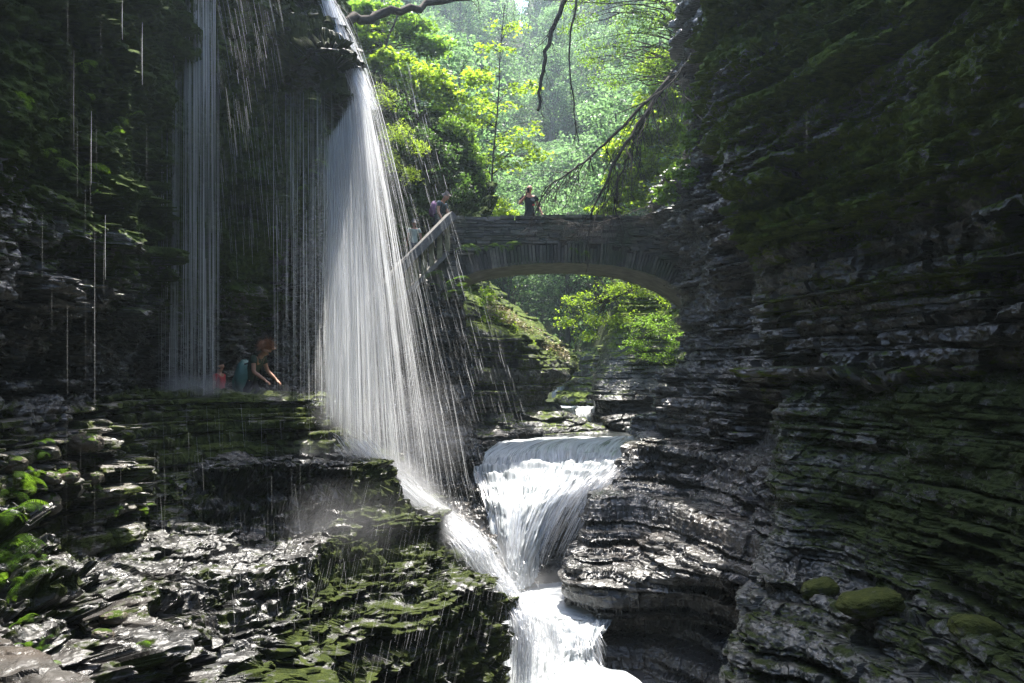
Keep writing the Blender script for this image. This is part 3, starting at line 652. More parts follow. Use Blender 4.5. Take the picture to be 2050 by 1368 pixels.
# threads leaping off the right side of the cascade, before the dark hollow
for k in range(1200):
    u = r_.random(); x0 = 1095 + 165 * u ** .8 + r_.normal(0, 8); y0 = 985 - 45 * u + r_.normal(0, 8)
    A = P(x0, y0, 17.3 + r_.normal(0, .12))
    x1 = 1035 + 115 * u + r_.normal(0, 10); y1 = 1150 - 25 * u
    D = P(x1, y1, 16.2)
    s0 = 0 if r_.random() < .6 else r_.uniform(0, .6); ln = r_.uniform(.25, .75) * (1 - .45 * u)
    st_fall.add(fall_pts(A, D, s0, min(1, s0 + ln), 6, 1.7), r_.uniform(.0015, .0045))
# pool and lower fall
W2 = [
    [(985, 1176, 16.6), (1040, 1170, 16.9), (1110, 1166, 17), (1180, 1164, 17.2)],
    [(990, 1196, 15.4), (1050, 1190, 15.6), (1110, 1186, 15.6), (1190, 1184, 15.6)],
    [(990, 1225, 14.4), (1050, 1215, 14.5), (1110, 1212, 14.5), (1210, 1222, 14.3)],
    [(990, 1250, 13.7), (1050, 1240, 13.7), (1110, 1238, 13.7), (1225, 1246, 13.7)],
]
W3 = [
    [(985, 1238, 14.1), (1050, 1230, 14.0), (1120, 1228, 14.0), (1228, 1242, 13.9)],
    [(990, 1258, 13.3), (1050, 1250, 13.2), (1110, 1252, 13.2), (1212, 1262, 13.3)],
    [(1000, 1300, 13.0), (1060, 1300, 12.8), (1120, 1300, 12.8), (1190, 1300, 13.0)],
    [(1000, 1345, 12.7), (1060, 1340, 12.4), (1120, 1340, 12.4), (1200, 1330, 12.7)],
    [(1000, 1390, 12.2), (1060, 1385, 11.8), (1130, 1380, 11.8), (1290, 1372, 11.6)],
    [(1000, 1520, 10.6), (1060, 1520, 10.4), (1150, 1520, 10.2), (1400, 1520, 10.0)],
]
o = grid_obj(water_sheet(W2, 90, 120, .035, 12, 10, 8), 'pool', M['pool'], uv=True); props(o, kind='structure')
t2 = thing('waterfall', 'short lower fall of white water pouring out of the round pool', 'waterfall', P(1100, 1380, 12))
grid_obj(water_sheet(W3, 160, 160, .09, 20, 8, 9), 'falling_sheet', M['foam'], uv=True)
wo = bpy.data.objects['falling_sheet']; wo.parent = t2; wo.location = tuple(-np.array(t2.location))
st_low2 = Streaks()
for k in range(900):
    x = r_.uniform(1020, 1200); Y = 13.1 + r_.normal(0, .06); y0 = 1240 + r_.uniform(0, 70)
    L_ = r_.uniform(30, 90)
    st_low2.add([P(x, y0, Y), P(x + (x - 1090) * .04, y0 + L_ * .5, Y - .12), P(x + (x - 1090) * .12 + r_.normal(0, 4), y0 + L_, Y - .3)], r_.uniform(.002, .005))
# upper pools and small falls behind the bridge
W4 = [
    [(1085, 815, 34), (1130, 812, 34), (1200, 812, 34)],
    [(1100, 820, 30), (1145, 818, 30), (1192, 816, 30)],
    [(1112, 826, 29.2), (1150, 828, 29.2), (1190, 824, 29.2)],
    [(1122, 842, 29.0), (1155, 846, 29), (1189, 842, 29.0)],
]
t3 = thing('waterfall', 'small square white fall far upstream, seen through the arch', 'waterfall', P(1150, 845, 29))
grid_obj(water_sheet(W4, 70, 90, .05, 26, 3, 10), 'thin_sheet', M['far_w'], uv=True)
wo = bpy.data.objects['thin_sheet']; wo.parent = t3; wo.location = tuple(-np.array(t3.location))
W5 = [
    [(1106, 752, 39.5), (1122, 751, 39.5), (1142, 750, 39.5)],
    [(1106, 757, 37.6), (1120, 757, 37.6), (1136, 757, 37.6)],
    [(1106, 770, 37.3), (1118, 772, 37.3), (1132, 775, 37.3)],
    [(1104, 800, 37.0), (1118, 800, 37), (1134, 800, 37)],
]
t4 = thing('waterfall', 'narrow bright fall at the very back, beside the far mid-stream rock', 'waterfall', P(1120, 800, 37))
grid_obj(water_sheet(W5, 50, 40, .05, 12, 2, 12), 'thin_sheet', M['far_w'], uv=True)
wo = [o for o in C.objects if o.name.startswith('thin_sheet') and o.parent is None][0]; wo.parent = t4; wo.location = tuple(-np.array(t4.location))
W6 = [
    [(1040, 800, 40), (1120, 800, 38), (1250, 800, 38)],
    [(1060, 826, 33), (1120, 822, 33), (1220, 820, 33)],
]
W7 = [
    [(1050, 852, 29.1), (1150, 852, 29.1), (1260, 852, 29.1)],
    [(1000, 868, 25), (1120, 866, 25), (1290, 866, 25)],
    [(960, 900, 21.8), (1120, 886, 21.8), (1300, 886, 21.8)],
]
for rr, nm in ((W6, 'water'), (W7, 'water')):
    props(grid_obj(water_sheet(rr, 60, 60, .012, 8, 20, 13), nm, M['calm'], uv=True), kind='structure')
# stream bed under everything
bed = [
    [(-7, 8, -5.4), (0, 8, -5.6), (3, 8, -5.5), (8, 8, -5.0)],
    [(-7, 12.5, -5.6), (0, 12.5, -5.7), (3, 12.5, -5.6), (8, 12.5, -5)],
    [(-7, 15, -4.9), (0, 15, -5.0), (3, 15, -4.9), (8, 15, -4.6)],
    [(-7, 17.5, -4.9), (0, 17.5, -4.9), (3, 17.5, -4.8), (8, 17.5, -4.6)],
    [(-7, 19.5, -2.4), (0, 19.3, -2.5), (3, 19.3, -2.4), (8, 19.5, -2.3)],
    [(-7, 24, -2.2), (0, 24, -2.3), (3, 24, -2.2), (8, 24, -2.0)],
    [(-7, 30, -2.1), (0, 30, -2.1), (3, 30, -2.1), (8, 30, -1.6)],
    [(-7, 36, -1.5), (0, 36, -1.5), (3, 36, -1.5), (8, 36, -1)],
]
G = sheet(bed, 160, 100, world=True); G[..., 2] += .3 * fbm(G[..., 0], G[..., 1], 0 * G[..., 0], 4, 4)
props(grid_obj(G, 'stream_bed', M['rslab']), kind='structure')
# dark ledge under the cascade so that the hollow behind its right side reads
hol = [
    [(1000, 960, 19.4), (1120, 950, 19.2), (1220, 955, 18.8), (1300, 950, 19)],
    [(1000, 1000, 18.6), (1100, 990, 18.4), (1200, 985, 18.2), (1300, 980, 18.6)],
    [(1000, 1060, 18.2), (1100, 1050, 18.0), (1180, 1050, 18.0), (1280, 1050, 18.6)],
    [(1000, 1130, 18.0), (1100, 1120, 17.9), (1180, 1120, 17.8), (1270, 1120, 18.6)],
    [(1000, 1220, 17.8), (1100, 1200, 17.7), (1180, 1200, 17.6), (1270, 1200, 18.4)],
]
rock('cascade_ledge', hol, 240, 240, M['rslab'], amp=.12, t=.14, seed=46, big=.15, bf=.7, block=1.5)

for s_, nm, lb, pos, mt in (
    (st_main, 'waterfall', 'tall white veil of water fanning out to the right of the overhanging rock', P(700, 900, 13.4), 'strand'),
    (st_left, 'waterfall', 'narrow bundle of straight water threads falling on the ledge at left', P(385, 792, 13), 'strand'),
    (st_mid, 'waterfall', 'thin curtain of separate threads dripping from the lip of the overhanging rock', P(610, 800, 13.4), 'thin'),
    (st_low, 'waterfall', 'white rush of water sliding down the right edge of the mossy slabs', P(1040, 1300, 12), 'strand'),
):
    t = thing(nm, lb, 'waterfall', pos); s_.m.build('water_threads', M[mt], t)
for s_, t in ((st_fall, t1), (st_low2, t2)): s_.m.build('water_threads', M['strand'], t)
o = st_drip.m.build('drips', M['thin'], None); props(o, 'single threads of dripping water in front of the dark cliffs', 'dripping water', kind='stuff')

# ------------------------------------------------------------------ arched stone bridge
t = NT('bridge_stone')
g = t.n('NewGeometry'); o_ = t.obj()
c = t.ramp((g, 'Random Per Island'), [(0, (.03, .028, .025)), (.5, (.10, .092, .08)), (1, (.24, .215, .18))])
n = t.noise(o_, 7, 6, .65); n0 = t.noise(o_, 1.1, 5, .6)
c = t.n('MixRGB', blend_type='MULTIPLY', i={'Fac': .8, 'Color1': c, 'Color2': t.ramp(n, [(.25, .3), (.7, 1.2)])})
c = t.mix(t.ramp(n0, [(.45, 0), (.6, .75)]), c, (.03, .05, .015))
b = t.n('Bump', i={'Strength': .7, 'Distance': .03, 'Height': n})
M['bstone'] = t.done(t.n('BsdfPrincipled', i={'Base Color': c, 'Roughness': .6, 'Normal': b}))
M['soffit'] = plain('bridge_soffit_concrete', (.12, .105, .095), .7, .3, .5, 3, .3)
M['joint'] = plain('dark_joint_mortar', (.015, .015, .013), .95, .1, .3, 12, .5)
br = thing('stone_bridge', 'arched footbridge of thin stacked stones crossing the gorge', 'bridge', P(1130, 580, 21.9))
Yf, Yb = 20.9, 23.1
arcpx = [(900, 570), (925, 556), (960, 543), (1000, 535.5), (1050, 529.5), (1100, 527), (1150, 527), (1200, 529.5), (1240, 534), (1280, 543), (1320, 557), (1360, 578), (1400, 606)]
AP = np.array([P(a, b_, Yf) for a, b_ in arcpx]); AP = crw(len(AP), 73) @ AP
def arch_z(x): return np.interp(x, AP[:, 0], AP[:, 2])
topz = lambda x: (750 - 433) / F * Yf + .03 * math.sin(x * 1.3)
xa, xb = P(893, 0, Yf)[0], P(1400, 0, Yf)[0]
core = MB()
X_ = np.linspace(xa, xb, 60)
for i in range(59):
    x0, x1 = X_[i], X_[i + 1]; z0, z1 = arch_z(x0) + .03, arch_z(x1) + .03; zt = topz(x0) - .10
    v = []
    for Yy in (Yf + .09, Yb - .09): v += [(x0, Yy, z0), (x1, Yy, z1), (x1, Yy, zt if Yy < 22 else zt), (x0, Yy, zt)]
    core.add(v, [[0, 1, 2, 3], [5, 4, 7, 6], [4, 5, 1, 0], [3, 2, 6, 7]])
core.build('wall_core', M['joint'], br)
sof = MB()
for i in range(72):
    x0, x1 = AP[i, 0], AP[i + 1, 0]; z0, z1 = AP[i, 2] , AP[i + 1, 2]
    v = [(x0, Yf + .02, z0), (x1, Yf + .02, z1), (x1, Yb - .02, z1), (x0, Yb - .02, z0), (x0, Yf + .02, z0 + .08), (x1, Yf + .02, z1 + .08), (x1, Yb - .02, z1 + .08), (x0, Yb - .02, z0 + .08)]
    sof.add(v, [[0, 3, 2, 1], [0, 1, 5, 4], [3, 7, 6, 2]])
sof.build('arch_soffit', M['soffit'], br)
def stone(m, c, s, rot=None, j=.006): m.box(c, s, rot, j)
ring, wall, cope = {Yf: MB(), Yb: MB()}, {Yf: MB(), Yb: MB()}, {1: MB(), -1: MB()}
ringw = .60
def ang(i):
    d_ = AP[min(i + 1, 72)] - AP[max(i - 1, 0)]; return math.atan2(d_[2], d_[0])
seg = np.linalg.norm(np.diff(AP, axis=0), axis=1).cumsum()[-1]
nst = int(seg / .085)
for k in range(nst):
    q = (k + .5) / nst * 72; i = int(q); p = AP[i] + (AP[min(i + 1, 72)] - AP[i]) * (q - i)
    a_ = ang(i); ln = ringw * random.uniform(.82, 1.03) if random.random() < .93 else ringw * .7
    rot = np.array([[math.cos(a_), 0, -math.sin(a_)], [0, 1, 0], [math.sin(a_), 0, math.cos(a_)]])
    for Yy in (Yf, Yb):
        cc = p + rot @ np.array([0, 0, ln / 2 - .01]); cc[1] = Yy + random.uniform(-.03, .03)
        stone(ring[Yy], cc, (seg / nst * .82, .20, ln), rot, .008)
z = arch_z(0) * 0 + 2.2
while z < 4.28:
    h_ = random.uniform(.04, .105)
    x = xa + random.uniform(-.3, 0)
    while x < xb:
        l_ = random.uniform(.12, .6); cx_ = x + l_ / 2
        if z > arch_z(cx_) + ringw * .86 or cx_ < P(920, 0, Yf)[0]:
            if z + h_ < topz(cx_) - .07:
                for Yy in (Yf, Yb):
                    stone(wall[Yy], (cx_, Yy + random.uniform(-.07, .04), z + h_ / 2), (l_ * .95, .2, h_ * .80), None, .007)
        x += l_
    z += h_
x = xa - .05
while x < xb:
    l_ = random.uniform(.35, .8)
    for Yc, sg_ in ((Yf + .12, 1), (Yb - .12, -1)):
        stone(cope[sg_], (x + l_ / 2, Yc, topz(x) - .045 + random.uniform(-.012, .012)), (l_ * .97, .5, .085), None, .01)
    x += l_
for q_ in ring.values(): q_.build('arch_ring', M['bstone'], br)
for q_ in wall.values(): q_.build('parapet_wall', M['bstone'], br)
for q_ in cope.values(): q_.build('coping_stones', M['bstone'], br)
dk = MB(); dk.box(((xa + xb) / 2, 22, 3.55), (xb - xa, 1.7, .12)); dk.build('deck', M['soffit'], br)

# stairs with the balustrade, left of the bridge
M['rail'] = plain('weathered_grey_stone', (.15, .145, .135), .7, .3, .35, 14, .4)
M['bal'] = plain('pale_balusters', (.22, .21, .12), .8, .2, .4, 10, .4)
ra = P(902, 433, 20.5); rb_ = P(815, 523, 19.9); rc = P(740, 610, 19.3)
bot = P(893, 508, 20.5); bo2 = P(812, 588, 19.9); bo3 = P(735, 676, 19.3)
bl_ = thing('stair_balustrade', 'grey sloping stone handrail on square balusters beside the stairs', 'balustrade', P(812, 588, 19.9))
def beam(m, a, b, wdt, hgt, jit=0):
    a, b = np.asarray(a, float), np.asarray(b, float); d_ = b - a; L_ = np.linalg.norm(d_); d_ /= L_
    s_ = np.cross(d_, [0, 0, 1.0]); s_ /= np.linalg.norm(s_); u_ = np.cross(s_, d_)
    m.box((a + b) / 2, (L_, wdt, hgt), np.stack([d_, s_, u_], 1), jit)
m = MB(); beam(m, ra + [.03, 0, 0], rb_, .46, .20, .02); beam(m, rb_, rc, .46, .20, .02); m.build('handrail', M['rail'], bl_)
m = MB(); beam(m, bot, bo2, .30, .10); beam(m, bo2, bo3, .30, .10); m.build('bottom_rail', M['rail'], bl_)
for k in range(11):
    f = (k + .4) / 11
    A = ra + (rb_ - ra) * (f * 2) if f < .5 else rb_ + (rc - rb_) * (f * 2 - 1)
    B = bot + (bo2 - bot) * (f * 2) if f < .5 else bo2 + (bo3 - bo2) * (f * 2 - 1)
    m = MB(); x_, y_ = A[0], A[1]; zb = B[2] + (A[0] - B[0]) * .9
    m.box((x_, y_, (A[2] + zb) / 2 - .02), (.13, .16, (A[2] - zb) - .1), None, .01)
    m.build('baluster', M['bal'], bl_)
stp = MB(); n_ = 20
s0, s1 = P(905, 515, 21.2), P(730, 680, 20.2)
for k in range(n_):
    f = k / (n_ - 1); p = s0 + (s1 - s0) * f
    stp.box((p[0], p[1] + .3, p[2] - .6), (.20, 1.4, 1.2), None, .008)
ss = stp.build('stone_stairs', M['bstone'], None, loc=tuple(s1)); props(ss, 'flight of stone stairs climbing to the left end of the bridge', 'stairs')
# ------------------------------------------------------------------ wooded valley behind the bridge
def hill_z(x, y):
    bedz = -1.9 + np.clip((y - 30) * .12, 0, 40) + np.clip(y - 62, 0, 200) * .72
    xc = 2.3 - np.clip((y - 40) * .02, 0, 2); w_ = 1.8 + np.clip((y - 30) * .02, 0, 2)
    dl = np.clip(xc - w_ - x, 0, 60); dr = np.clip(x - xc - w_, 0, 60)
    up = 1.15 * dl + 1.15 * dr
    up = np.minimum(up, 34 + .12 * (dl + dr))
    up = up + np.where(dl + dr > 0, 1.0, 0) * np.clip((dl + dr) * 3, 0, 2.2)
    z_ = bedz + up
    notch = np.clip(1 - np.abs(x / np.maximum(y, 1) - .013) / .04, 0, 1)
    z_ = np.where((y > 80) & (notch > 0), np.minimum(z_, .452 * y + (1 - notch) * 30), z_)
    return z_ + 1.2 * fbm(x * .15, y * .15, 0 * x, 3, 77) + .25 * fbm(x * .9, y * .9, 0 * x, 3, 78)
xs, ys = np.meshgrid(np.linspace(-75, 85, 260), np.linspace(33, 190, 240))
G = np.stack([xs, ys, hill_z(xs, ys)], -1)[::-1]
props(grid_obj(G, 'hills', M['soil'], smooth=False), kind='structure')

LT = {'maple': np.array([(0, -.5), (.16, -.42), (.42, -.40), (.30, -.16), (.52, .10), (.22, .10), (0, .55), (-.22, .10), (-.52, .10), (-.30, -.16), (-.42, -.40), (-.16, -.42)]),
      'oval': np.array([(0, -.5), (.22, -.2), (.2, .2), (0, .55), (-.2, .2), (-.22, -.2)]),
      'quad': np.array([(0, -.5), (.36, 0), (0, .5), (-.36, 0)]),
      'needle': np.array([(0, -.5), (.11, 0), (0, .5), (-.11, 0)])}
def leaves(m, c, size, kind='maple', tilt=.5, droop=.0, g=None):
    g = g or rng
    c = np.asarray(c); N = len(c); T = LT[kind]; K = len(T)
    n = g.normal(0, tilt, (N, 3)); n[:, 2] += 1; n /= np.linalg.norm(n, axis=1)[:, None]
    a = g.normal(0, 1, (N, 3)); a[:, 2] -= droop; a -= (a * n).sum(1)[:, None] * n; a /= np.linalg.norm(a, axis=1)[:, None]
    b = np.cross(n, a); s = (size * g.uniform(.6, 1.25, N))[:, None, None]
    fold = np.abs(T[:, 0]) * .35
    v = c[:, None] + s * (b[:, None] * T[None, :, 0, None] + a[:, None] * T[None, :, 1, None] + n[:, None] * fold[None, :, None])
    m.add(v.reshape(-1, 3), np.arange(N * K).reshape(N, K))
def blob_subs(blobs, nsub, g):
    out = []
    vol = np.array([b[1][0] * b[1][1] * b[1][2] for b in blobs]) ** .6; vol /= vol.sum()
    for (c, r), w_ in zip(blobs, vol):
        k = max(2, int(nsub * w_))
        d = g.normal(0, 1, (k, 3)); d /= np.linalg.norm(d, axis=1)[:, None]
        out.append(np.asarray(c) + d * np.asarray(r) * (g.random((k, 1)) ** .45))
    return np.concatenate(out)
def crown_mesh(m, subs, nleaf, rad, size, kind, g, flat=.22, tilt=.45, droop=.3):
    for c in subs:
        k = int(nleaf * g.uniform(.5, 1.4)); rr = rad * g.uniform(.6, 1.3)
        a = g.uniform(0, 2 * math.pi, k); q = g.random(k) ** .6 * rr
        z = -(q / rr) ** 2 * rr * droop + g.normal(0, rr * flat, k)
        leaves(m, c + np.stack([np.cos(a) * q, np.sin(a) * q, z], -1), size, kind, tilt, .3, g)
def limb(m, a, b, r0, r1, g, sag=.1, k=7):
    a = np.asarray(a, float); b = np.asarray(b, float); t = np.linspace(0, 1, k)[:, None]; L_ = np.linalg.norm(b - a)
    p = a * (1 - t) + b * t + g.normal(0, L_ * .025, (k, 3)) * np.sin(t * math.pi)
    p[:, 2] += (np.sin(t * math.pi) * L_ * sag)[:, 0]
    m.tube(p, np.linspace(r0, r1, k), 5)
def tree(name, label, cat, base, trunk, blobs, nsub, nleaf, rad, size, kind, mat, bark, r0=.12, group=None, seed=0, limbs=40, **kw):
    g = np.random.default_rng(seed + 500)
    t = thing(name, label, cat, base, group)
    subs = blob_subs(blobs, nsub, g)
    m = MB(); tr = np.asarray(trunk, float); k = len(tr)
    tt = crw(k, max(12, k * 4)) @ tr; tt[1:-1] += g.normal(0, r0 * .25, tt[1:-1].shape)
    m.tube(tt, np.linspace(r0, r0 * .3, len(tt)), 7)
    for c in subs[g.permutation(len(subs))[:limbs]]:
        d_ = np.linalg.norm(tt - c, axis=1) + np.where(tt[:, 2] > c[2], 1.0, 0); j = int(np.argmin(d_))
        limb(m, tt[j], c, r0 * .28, r0 * .05, g, .08)
    m.build('trunk', M[bark], t, smooth=True)
    m = MB(); crown_mesh(m, subs, nleaf, rad, size, kind, g, **kw)
    m.build('crown', M[mat], t)
    return t
def PB(x, y, Y, rx, ry, rz=None):       # blob given in the photograph's pixels and metres deep
    return (P(x, y, Y), (rx / F * Y, rz if rz else (rx + ry) / 2 / F * Y, ry / F * Y))

# trees of the far slopes: five kinds of crown, copied
g0 = np.random.default_rng(11)
kinds = []
def proto(i, h, cr, kind, mat, size, conifer=False, ns=120, nl=42):
    g = np.random.default_rng(40 + i)
    t = thing('tree', None, None, (0, 0, 0))
    m = MB(); tr = np.array([(0, 0, -1), (.1, 0, h * .3), (-.15, .1, h * .6), (0, 0, h * .95)])
    tt = crw(4, 14) @ tr; m.tube(tt, np.linspace(.26, .05, 14), 7)
    subs = []
    if conifer:
        for q in range(ns):
            z = h * (.12 + .86 * g.random() ** .8); a = g.uniform(0, 6.28); r = (h - z) * .26 * g.uniform(.3, 1)
            subs.append((r * math.cos(a), r * math.sin(a), z - r * .3))
    else:
        for q in range(ns):
            z = h * g.uniform(.28, 1.0); f = math.sin(math.pi * min(1, max(.05, (z / h - .2) / .85))) ** .6
            a = g.uniform(0, 6.28); r = cr * f * g.uniform(.35, 1.05)
            subs.append((r * math.cos(a), r * math.sin(a), z))
    subs = np.array(subs)
    for c in subs[:34]:
        j = int(np.clip(c[2] / h * 13 - 2, 1, 12)); limb(m, tt[j], c, .05, .015, g, .05, 5)
    m.build('trunk', M['barkfar'], t, smooth=True)
    m = MB(); crown_mesh(m, subs, nl, .75 if conifer else 1.0, size, kind, g, flat=.16, tilt=.5, droop=.35)
    m.build('crown', M[mat], t)
    return t
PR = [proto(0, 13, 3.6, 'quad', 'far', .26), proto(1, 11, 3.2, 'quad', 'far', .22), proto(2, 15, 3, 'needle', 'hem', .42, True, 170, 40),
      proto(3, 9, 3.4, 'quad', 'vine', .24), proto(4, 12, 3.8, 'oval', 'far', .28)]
wordk = ['broad leafy tree', 'round leafy tree', 'dark drooping hemlock', 'bright yellow green tree', 'pale leafy tree']
used = set(); placed = 0; rowY = [40, 45, 51, 57, 64, 71, 79, 88, 98, 110, 124, 140]
for ri, Y in enumerate(rowY):
    n_ = 8 + ri // 2
    for k in range(n_):
        px = 640 + (k + .5) / n_ * 800 + g0.uniform(-45, 45)
        x = (px - CX) / F * Y
        if abs(x - 2.0) < 2.2 and Y < 70: continue
        if Y > 95 and abs(px - 1045) < 24: continue
        if Y < 48 and abs(px - 1060) < 60: continue
        kd = int(g0.choice([0, 1, 2, 3, 4], p=[.25, .2, .25, .1, .2]))
        src = PR[kd]
        if kd in used: o = link_copy(src)
        else: o = src; used.add(kd)
        o.location = (x, Y + g0.uniform(-2, 2), float(hill_z(np.array([x]), np.array([Y]))[0]) - .6)
        s = g0.uniform(.75, 1.15) * (1 + .1 * (Y > 90)); o.scale = (s, s, s * g0.uniform(.9, 1.15)); o.rotation_euler = (0, 0, g0.uniform(0, 6.28))
        side = 'left' if x < 0 else 'right'
        dist = 'near' if Y < 56 else ('middle' if Y < 85 else 'farthest')
        props(o, f'{wordk[kd]} in the hazy woods, {dist} rows of the {side} slope', 'tree', 'trees on the hazy slopes behind the bridge')
        placed += 1
for i, p_ in enumerate(PR):
    if i not in used: bpy.data.objects.remove(p_)

m = MB(); g = np.random.default_rng(66)
uy = 45 + 75 * g.random(26000); ux = (g.uniform(620, 1430, 26000) - CX) / F * uy
hz_ = hill_z(ux, uy) + g.random(26000) ** 2 * 1.3
leaves(m, np.stack([ux, uy, hz_], -1), .42, 'quad', .7, 0, g)
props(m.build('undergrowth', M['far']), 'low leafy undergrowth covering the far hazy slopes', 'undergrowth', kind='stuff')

# maple over the left bank and its neighbours
tree('maple_tree', 'sunlit yellow green maple spreading over the left cliff beside the veil of water', 'tree', P(700, 330, 26.5),
     [P(700, 330, 26.5), P(715, 230, 26), P(760, 120, 25.6), P(800, 20, 25.5)],
     [PB(735, 70, 25.5, 45, 30), PB(790, 130, 25, 55, 32), PB(850, 165, 24.6, 60, 34), PB(905, 190, 24.5, 40, 28), PB(860, 225, 24.4, 55, 25), PB(770, 190, 24.8, 40, 35), PB(925, 240, 24.5, 35, 22), PB(950, 150, 25, 28, 22)],
     150, 34, .34, .15, 'maple', 'maple', 'bark', .10, seed=1, limbs=60, droop=.3)
tree('maple_tree', 'maple boughs hanging into the top of the picture behind the thick dark branch', 'tree', P(690, 120, 27),
     [P(690, 120, 27), P(720, 20, 26.6), P(760, -60, 26.4), P(800, -140, 26.2)],
     [PB(740, 15, 26, 55, 22), PB(820, 60, 26.4, 45, 25), PB(870, 90, 26.2, 40, 20), PB(700, 55, 26, 25, 25)],
     130, 34, .34, .14, 'maple', 'vine', 'bark', .12, seed=2, limbs=50)
tree('sapling', 'slender sapling with tiers of pale leaves rising left of the man on the bridge', 'tree', P(984, 440, 27.5),
     [P(984, 440, 27.5), P(986, 330, 27.3), P(996, 220, 27.2), P(1002, 100, 27.2), P(1010, 10, 27.2)],
     [PB(960, 150, 27, 60, 9), PB(1030, 175, 27, 55, 9), PB(1000, 205, 27.3, 90, 9), PB(950, 240, 27, 60, 10), PB(1050, 255, 27, 50, 9), PB(1000, 280, 27.2, 80, 9), PB(1060, 300, 26.8, 60, 10), PB(960, 320, 27, 60, 10), PB(1020, 330, 27, 60, 8), PB(1080, 315, 26.8, 40, 8), PB(990, 100, 27, 50, 10), PB(1010, 50, 27, 40, 12)],
     95, 22, .36, .13, 'maple', 'maple', 'bark', .045, seed=3, limbs=70, flat=.1)
tree('bush', 'fluffy bright yellow green bush at the left end of the bridge parapet', 'bush', P(985, 440, 24.5),
     [P(985, 440, 24.5), P(990, 420, 24.4), P(1000, 400, 24.4)],
     [PB(985, 415, 24.2, 35, 22), PB(1015, 425, 24.2, 26, 14), PB(962, 395, 24.2, 14, 28)],
     70, 40, .22, .085, 'oval', 'maple', 'bark', .03, seed=4, limbs=20, tilt=.8)
tree('vine', 'curtain of vine hanging down the edge of the shaded cliff above the bridge', 'vine', P(950, 330, 23.6),
     [P(930, 250, 23.6), P(955, 310, 23.5), P(966, 360, 23.5), P(968, 420, 23.5)],
     [PB(935, 265, 23.4, 25, 18), PB(955, 310, 23.3, 16, 26), PB(966, 360, 23.3, 9, 34), PB(968, 405, 23.3, 9, 24), PB(905, 245, 23.3, 28, 14)],
     90, 30, .18, .10, 'oval', 'vine', 'bark', .02, seed=5, limbs=30, tilt=.9)
tree('vine', 'leafy creeper scattered over the dark cliff between the veil and the bridge', 'vine', P(860, 330, 22.6),
     [P(800, 180, 22.4), P(850, 260, 22.4), P(890, 340, 22.5), P(930, 400, 22.6)],
     [PB(800, 215, 22.0, 35, 22), PB(850, 265, 22.0, 40, 18), PB(800, 285, 21.6, 25, 22), PB(900, 300, 22.2, 30, 20), PB(930, 380, 22.4, 26, 30), PB(900, 400, 22.2, 25, 14), PB(880, 345, 22.1, 20, 14)],
     80, 26, .26, .10, 'oval', 'dark', 'bark', .02, seed=6, limbs=30, tilt=.8)
tree('bush', 'pale feathery bush drooping from the cliff behind the edge of the veil', 'bush', P(800, 250, 21),
     [P(760, 150, 21.4), P(780, 220, 21), P(805, 290, 20.8)],
     [PB(770, 190, 21, 22, 26), PB(795, 260, 20.8, 30, 26), PB(785, 320, 20.6, 18, 24), PB(820, 345, 20.6, 18, 26), PB(840, 285, 20.8, 22, 14)],
     70, 34, .24, .10, 'needle', 'maple', 'bark', .02, seed=7, limbs=30, tilt=.9, droop=.8)
# right side
tree('maple_tree', 'brilliant backlit maple leaning against the right cliff above the bridge', 'tree', P(1420, 440, 27),
     [P(1420, 440, 27), P(1395, 330, 26.4), P(1370, 200, 26), P(1340, 60, 25.8)],
     [PB(1330, 200, 25.4, 60, 38), PB(1360, 270, 25.2, 40, 38), PB(1290, 260, 25.6, 48, 30), PB(1340, 335, 25.4, 45, 26), PB(1290, 350, 25.6, 45, 22), PB(1270, 395, 25.8, 60, 18), PB(1340, 400, 25.4, 40, 22), PB(1230, 300, 26, 30, 22), PB(1215, 420, 26, 40, 12), PB(1372, 380, 25.0, 20, 36), PB(1330, 130, 25.6, 50, 30), PB(1240, 360, 25.8, 35, 20), PB(1290, 310, 25.4, 40, 22)],
     330, 34, .33, .14, 'maple', 'maple', 'bark', .12, seed=8, limbs=70)
tree('tree', 'fine leaved tree with drooping twigs filling the top right of the gorge opening', 'tree', P(1420, 200, 21.5),
     [P(1420, 200, 21.5), P(1385, 90, 21), P(1330, 10, 20.8), P(1260, -60, 20.6)],
     [PB(1330, 40, 20.5, 60, 40), PB(1260, 60, 20.6, 55, 45), PB(1200, 100, 20.8, 45, 40), PB(1300, 130, 20.6, 55, 35), PB(1150, 40, 21, 40, 30), PB(1230, 160, 20.8, 50, 22), PB(1180, 0, 21, 60, 30), PB(1350, 110, 20.4, 30, 40), PB(1250, -60, 20.6, 140, 60)],
     220, 30, .26, .075, 'oval', 'vine', 'bark', .09, seed=9, limbs=120, tilt=.8)
tree('bush', 'leafy shrub trailing over the rock and filling the right half of the arch', 'bush', P(1330, 600, 29),
     [P(1390, 560, 29), P(1300, 570, 29), P(1220, 600, 29)],
     [PB(1160, 600, 29.5, 35, 22), PB(1220, 580, 29.2, 60, 26), PB(1290, 570, 28.8, 60, 22), PB(1350, 600, 28, 40, 30), PB(1190, 640, 29.2, 40, 26), PB(1130, 640, 29.6, 28, 20), PB(1250, 635, 28.8, 40, 26), PB(1170, 670, 29.2, 30, 12), PB(1240, 540, 29.4, 90, 16)],
     230, 30, .28, .10, 'oval', 'maple', 'bark', .05, seed=10, limbs=120, tilt=.8)
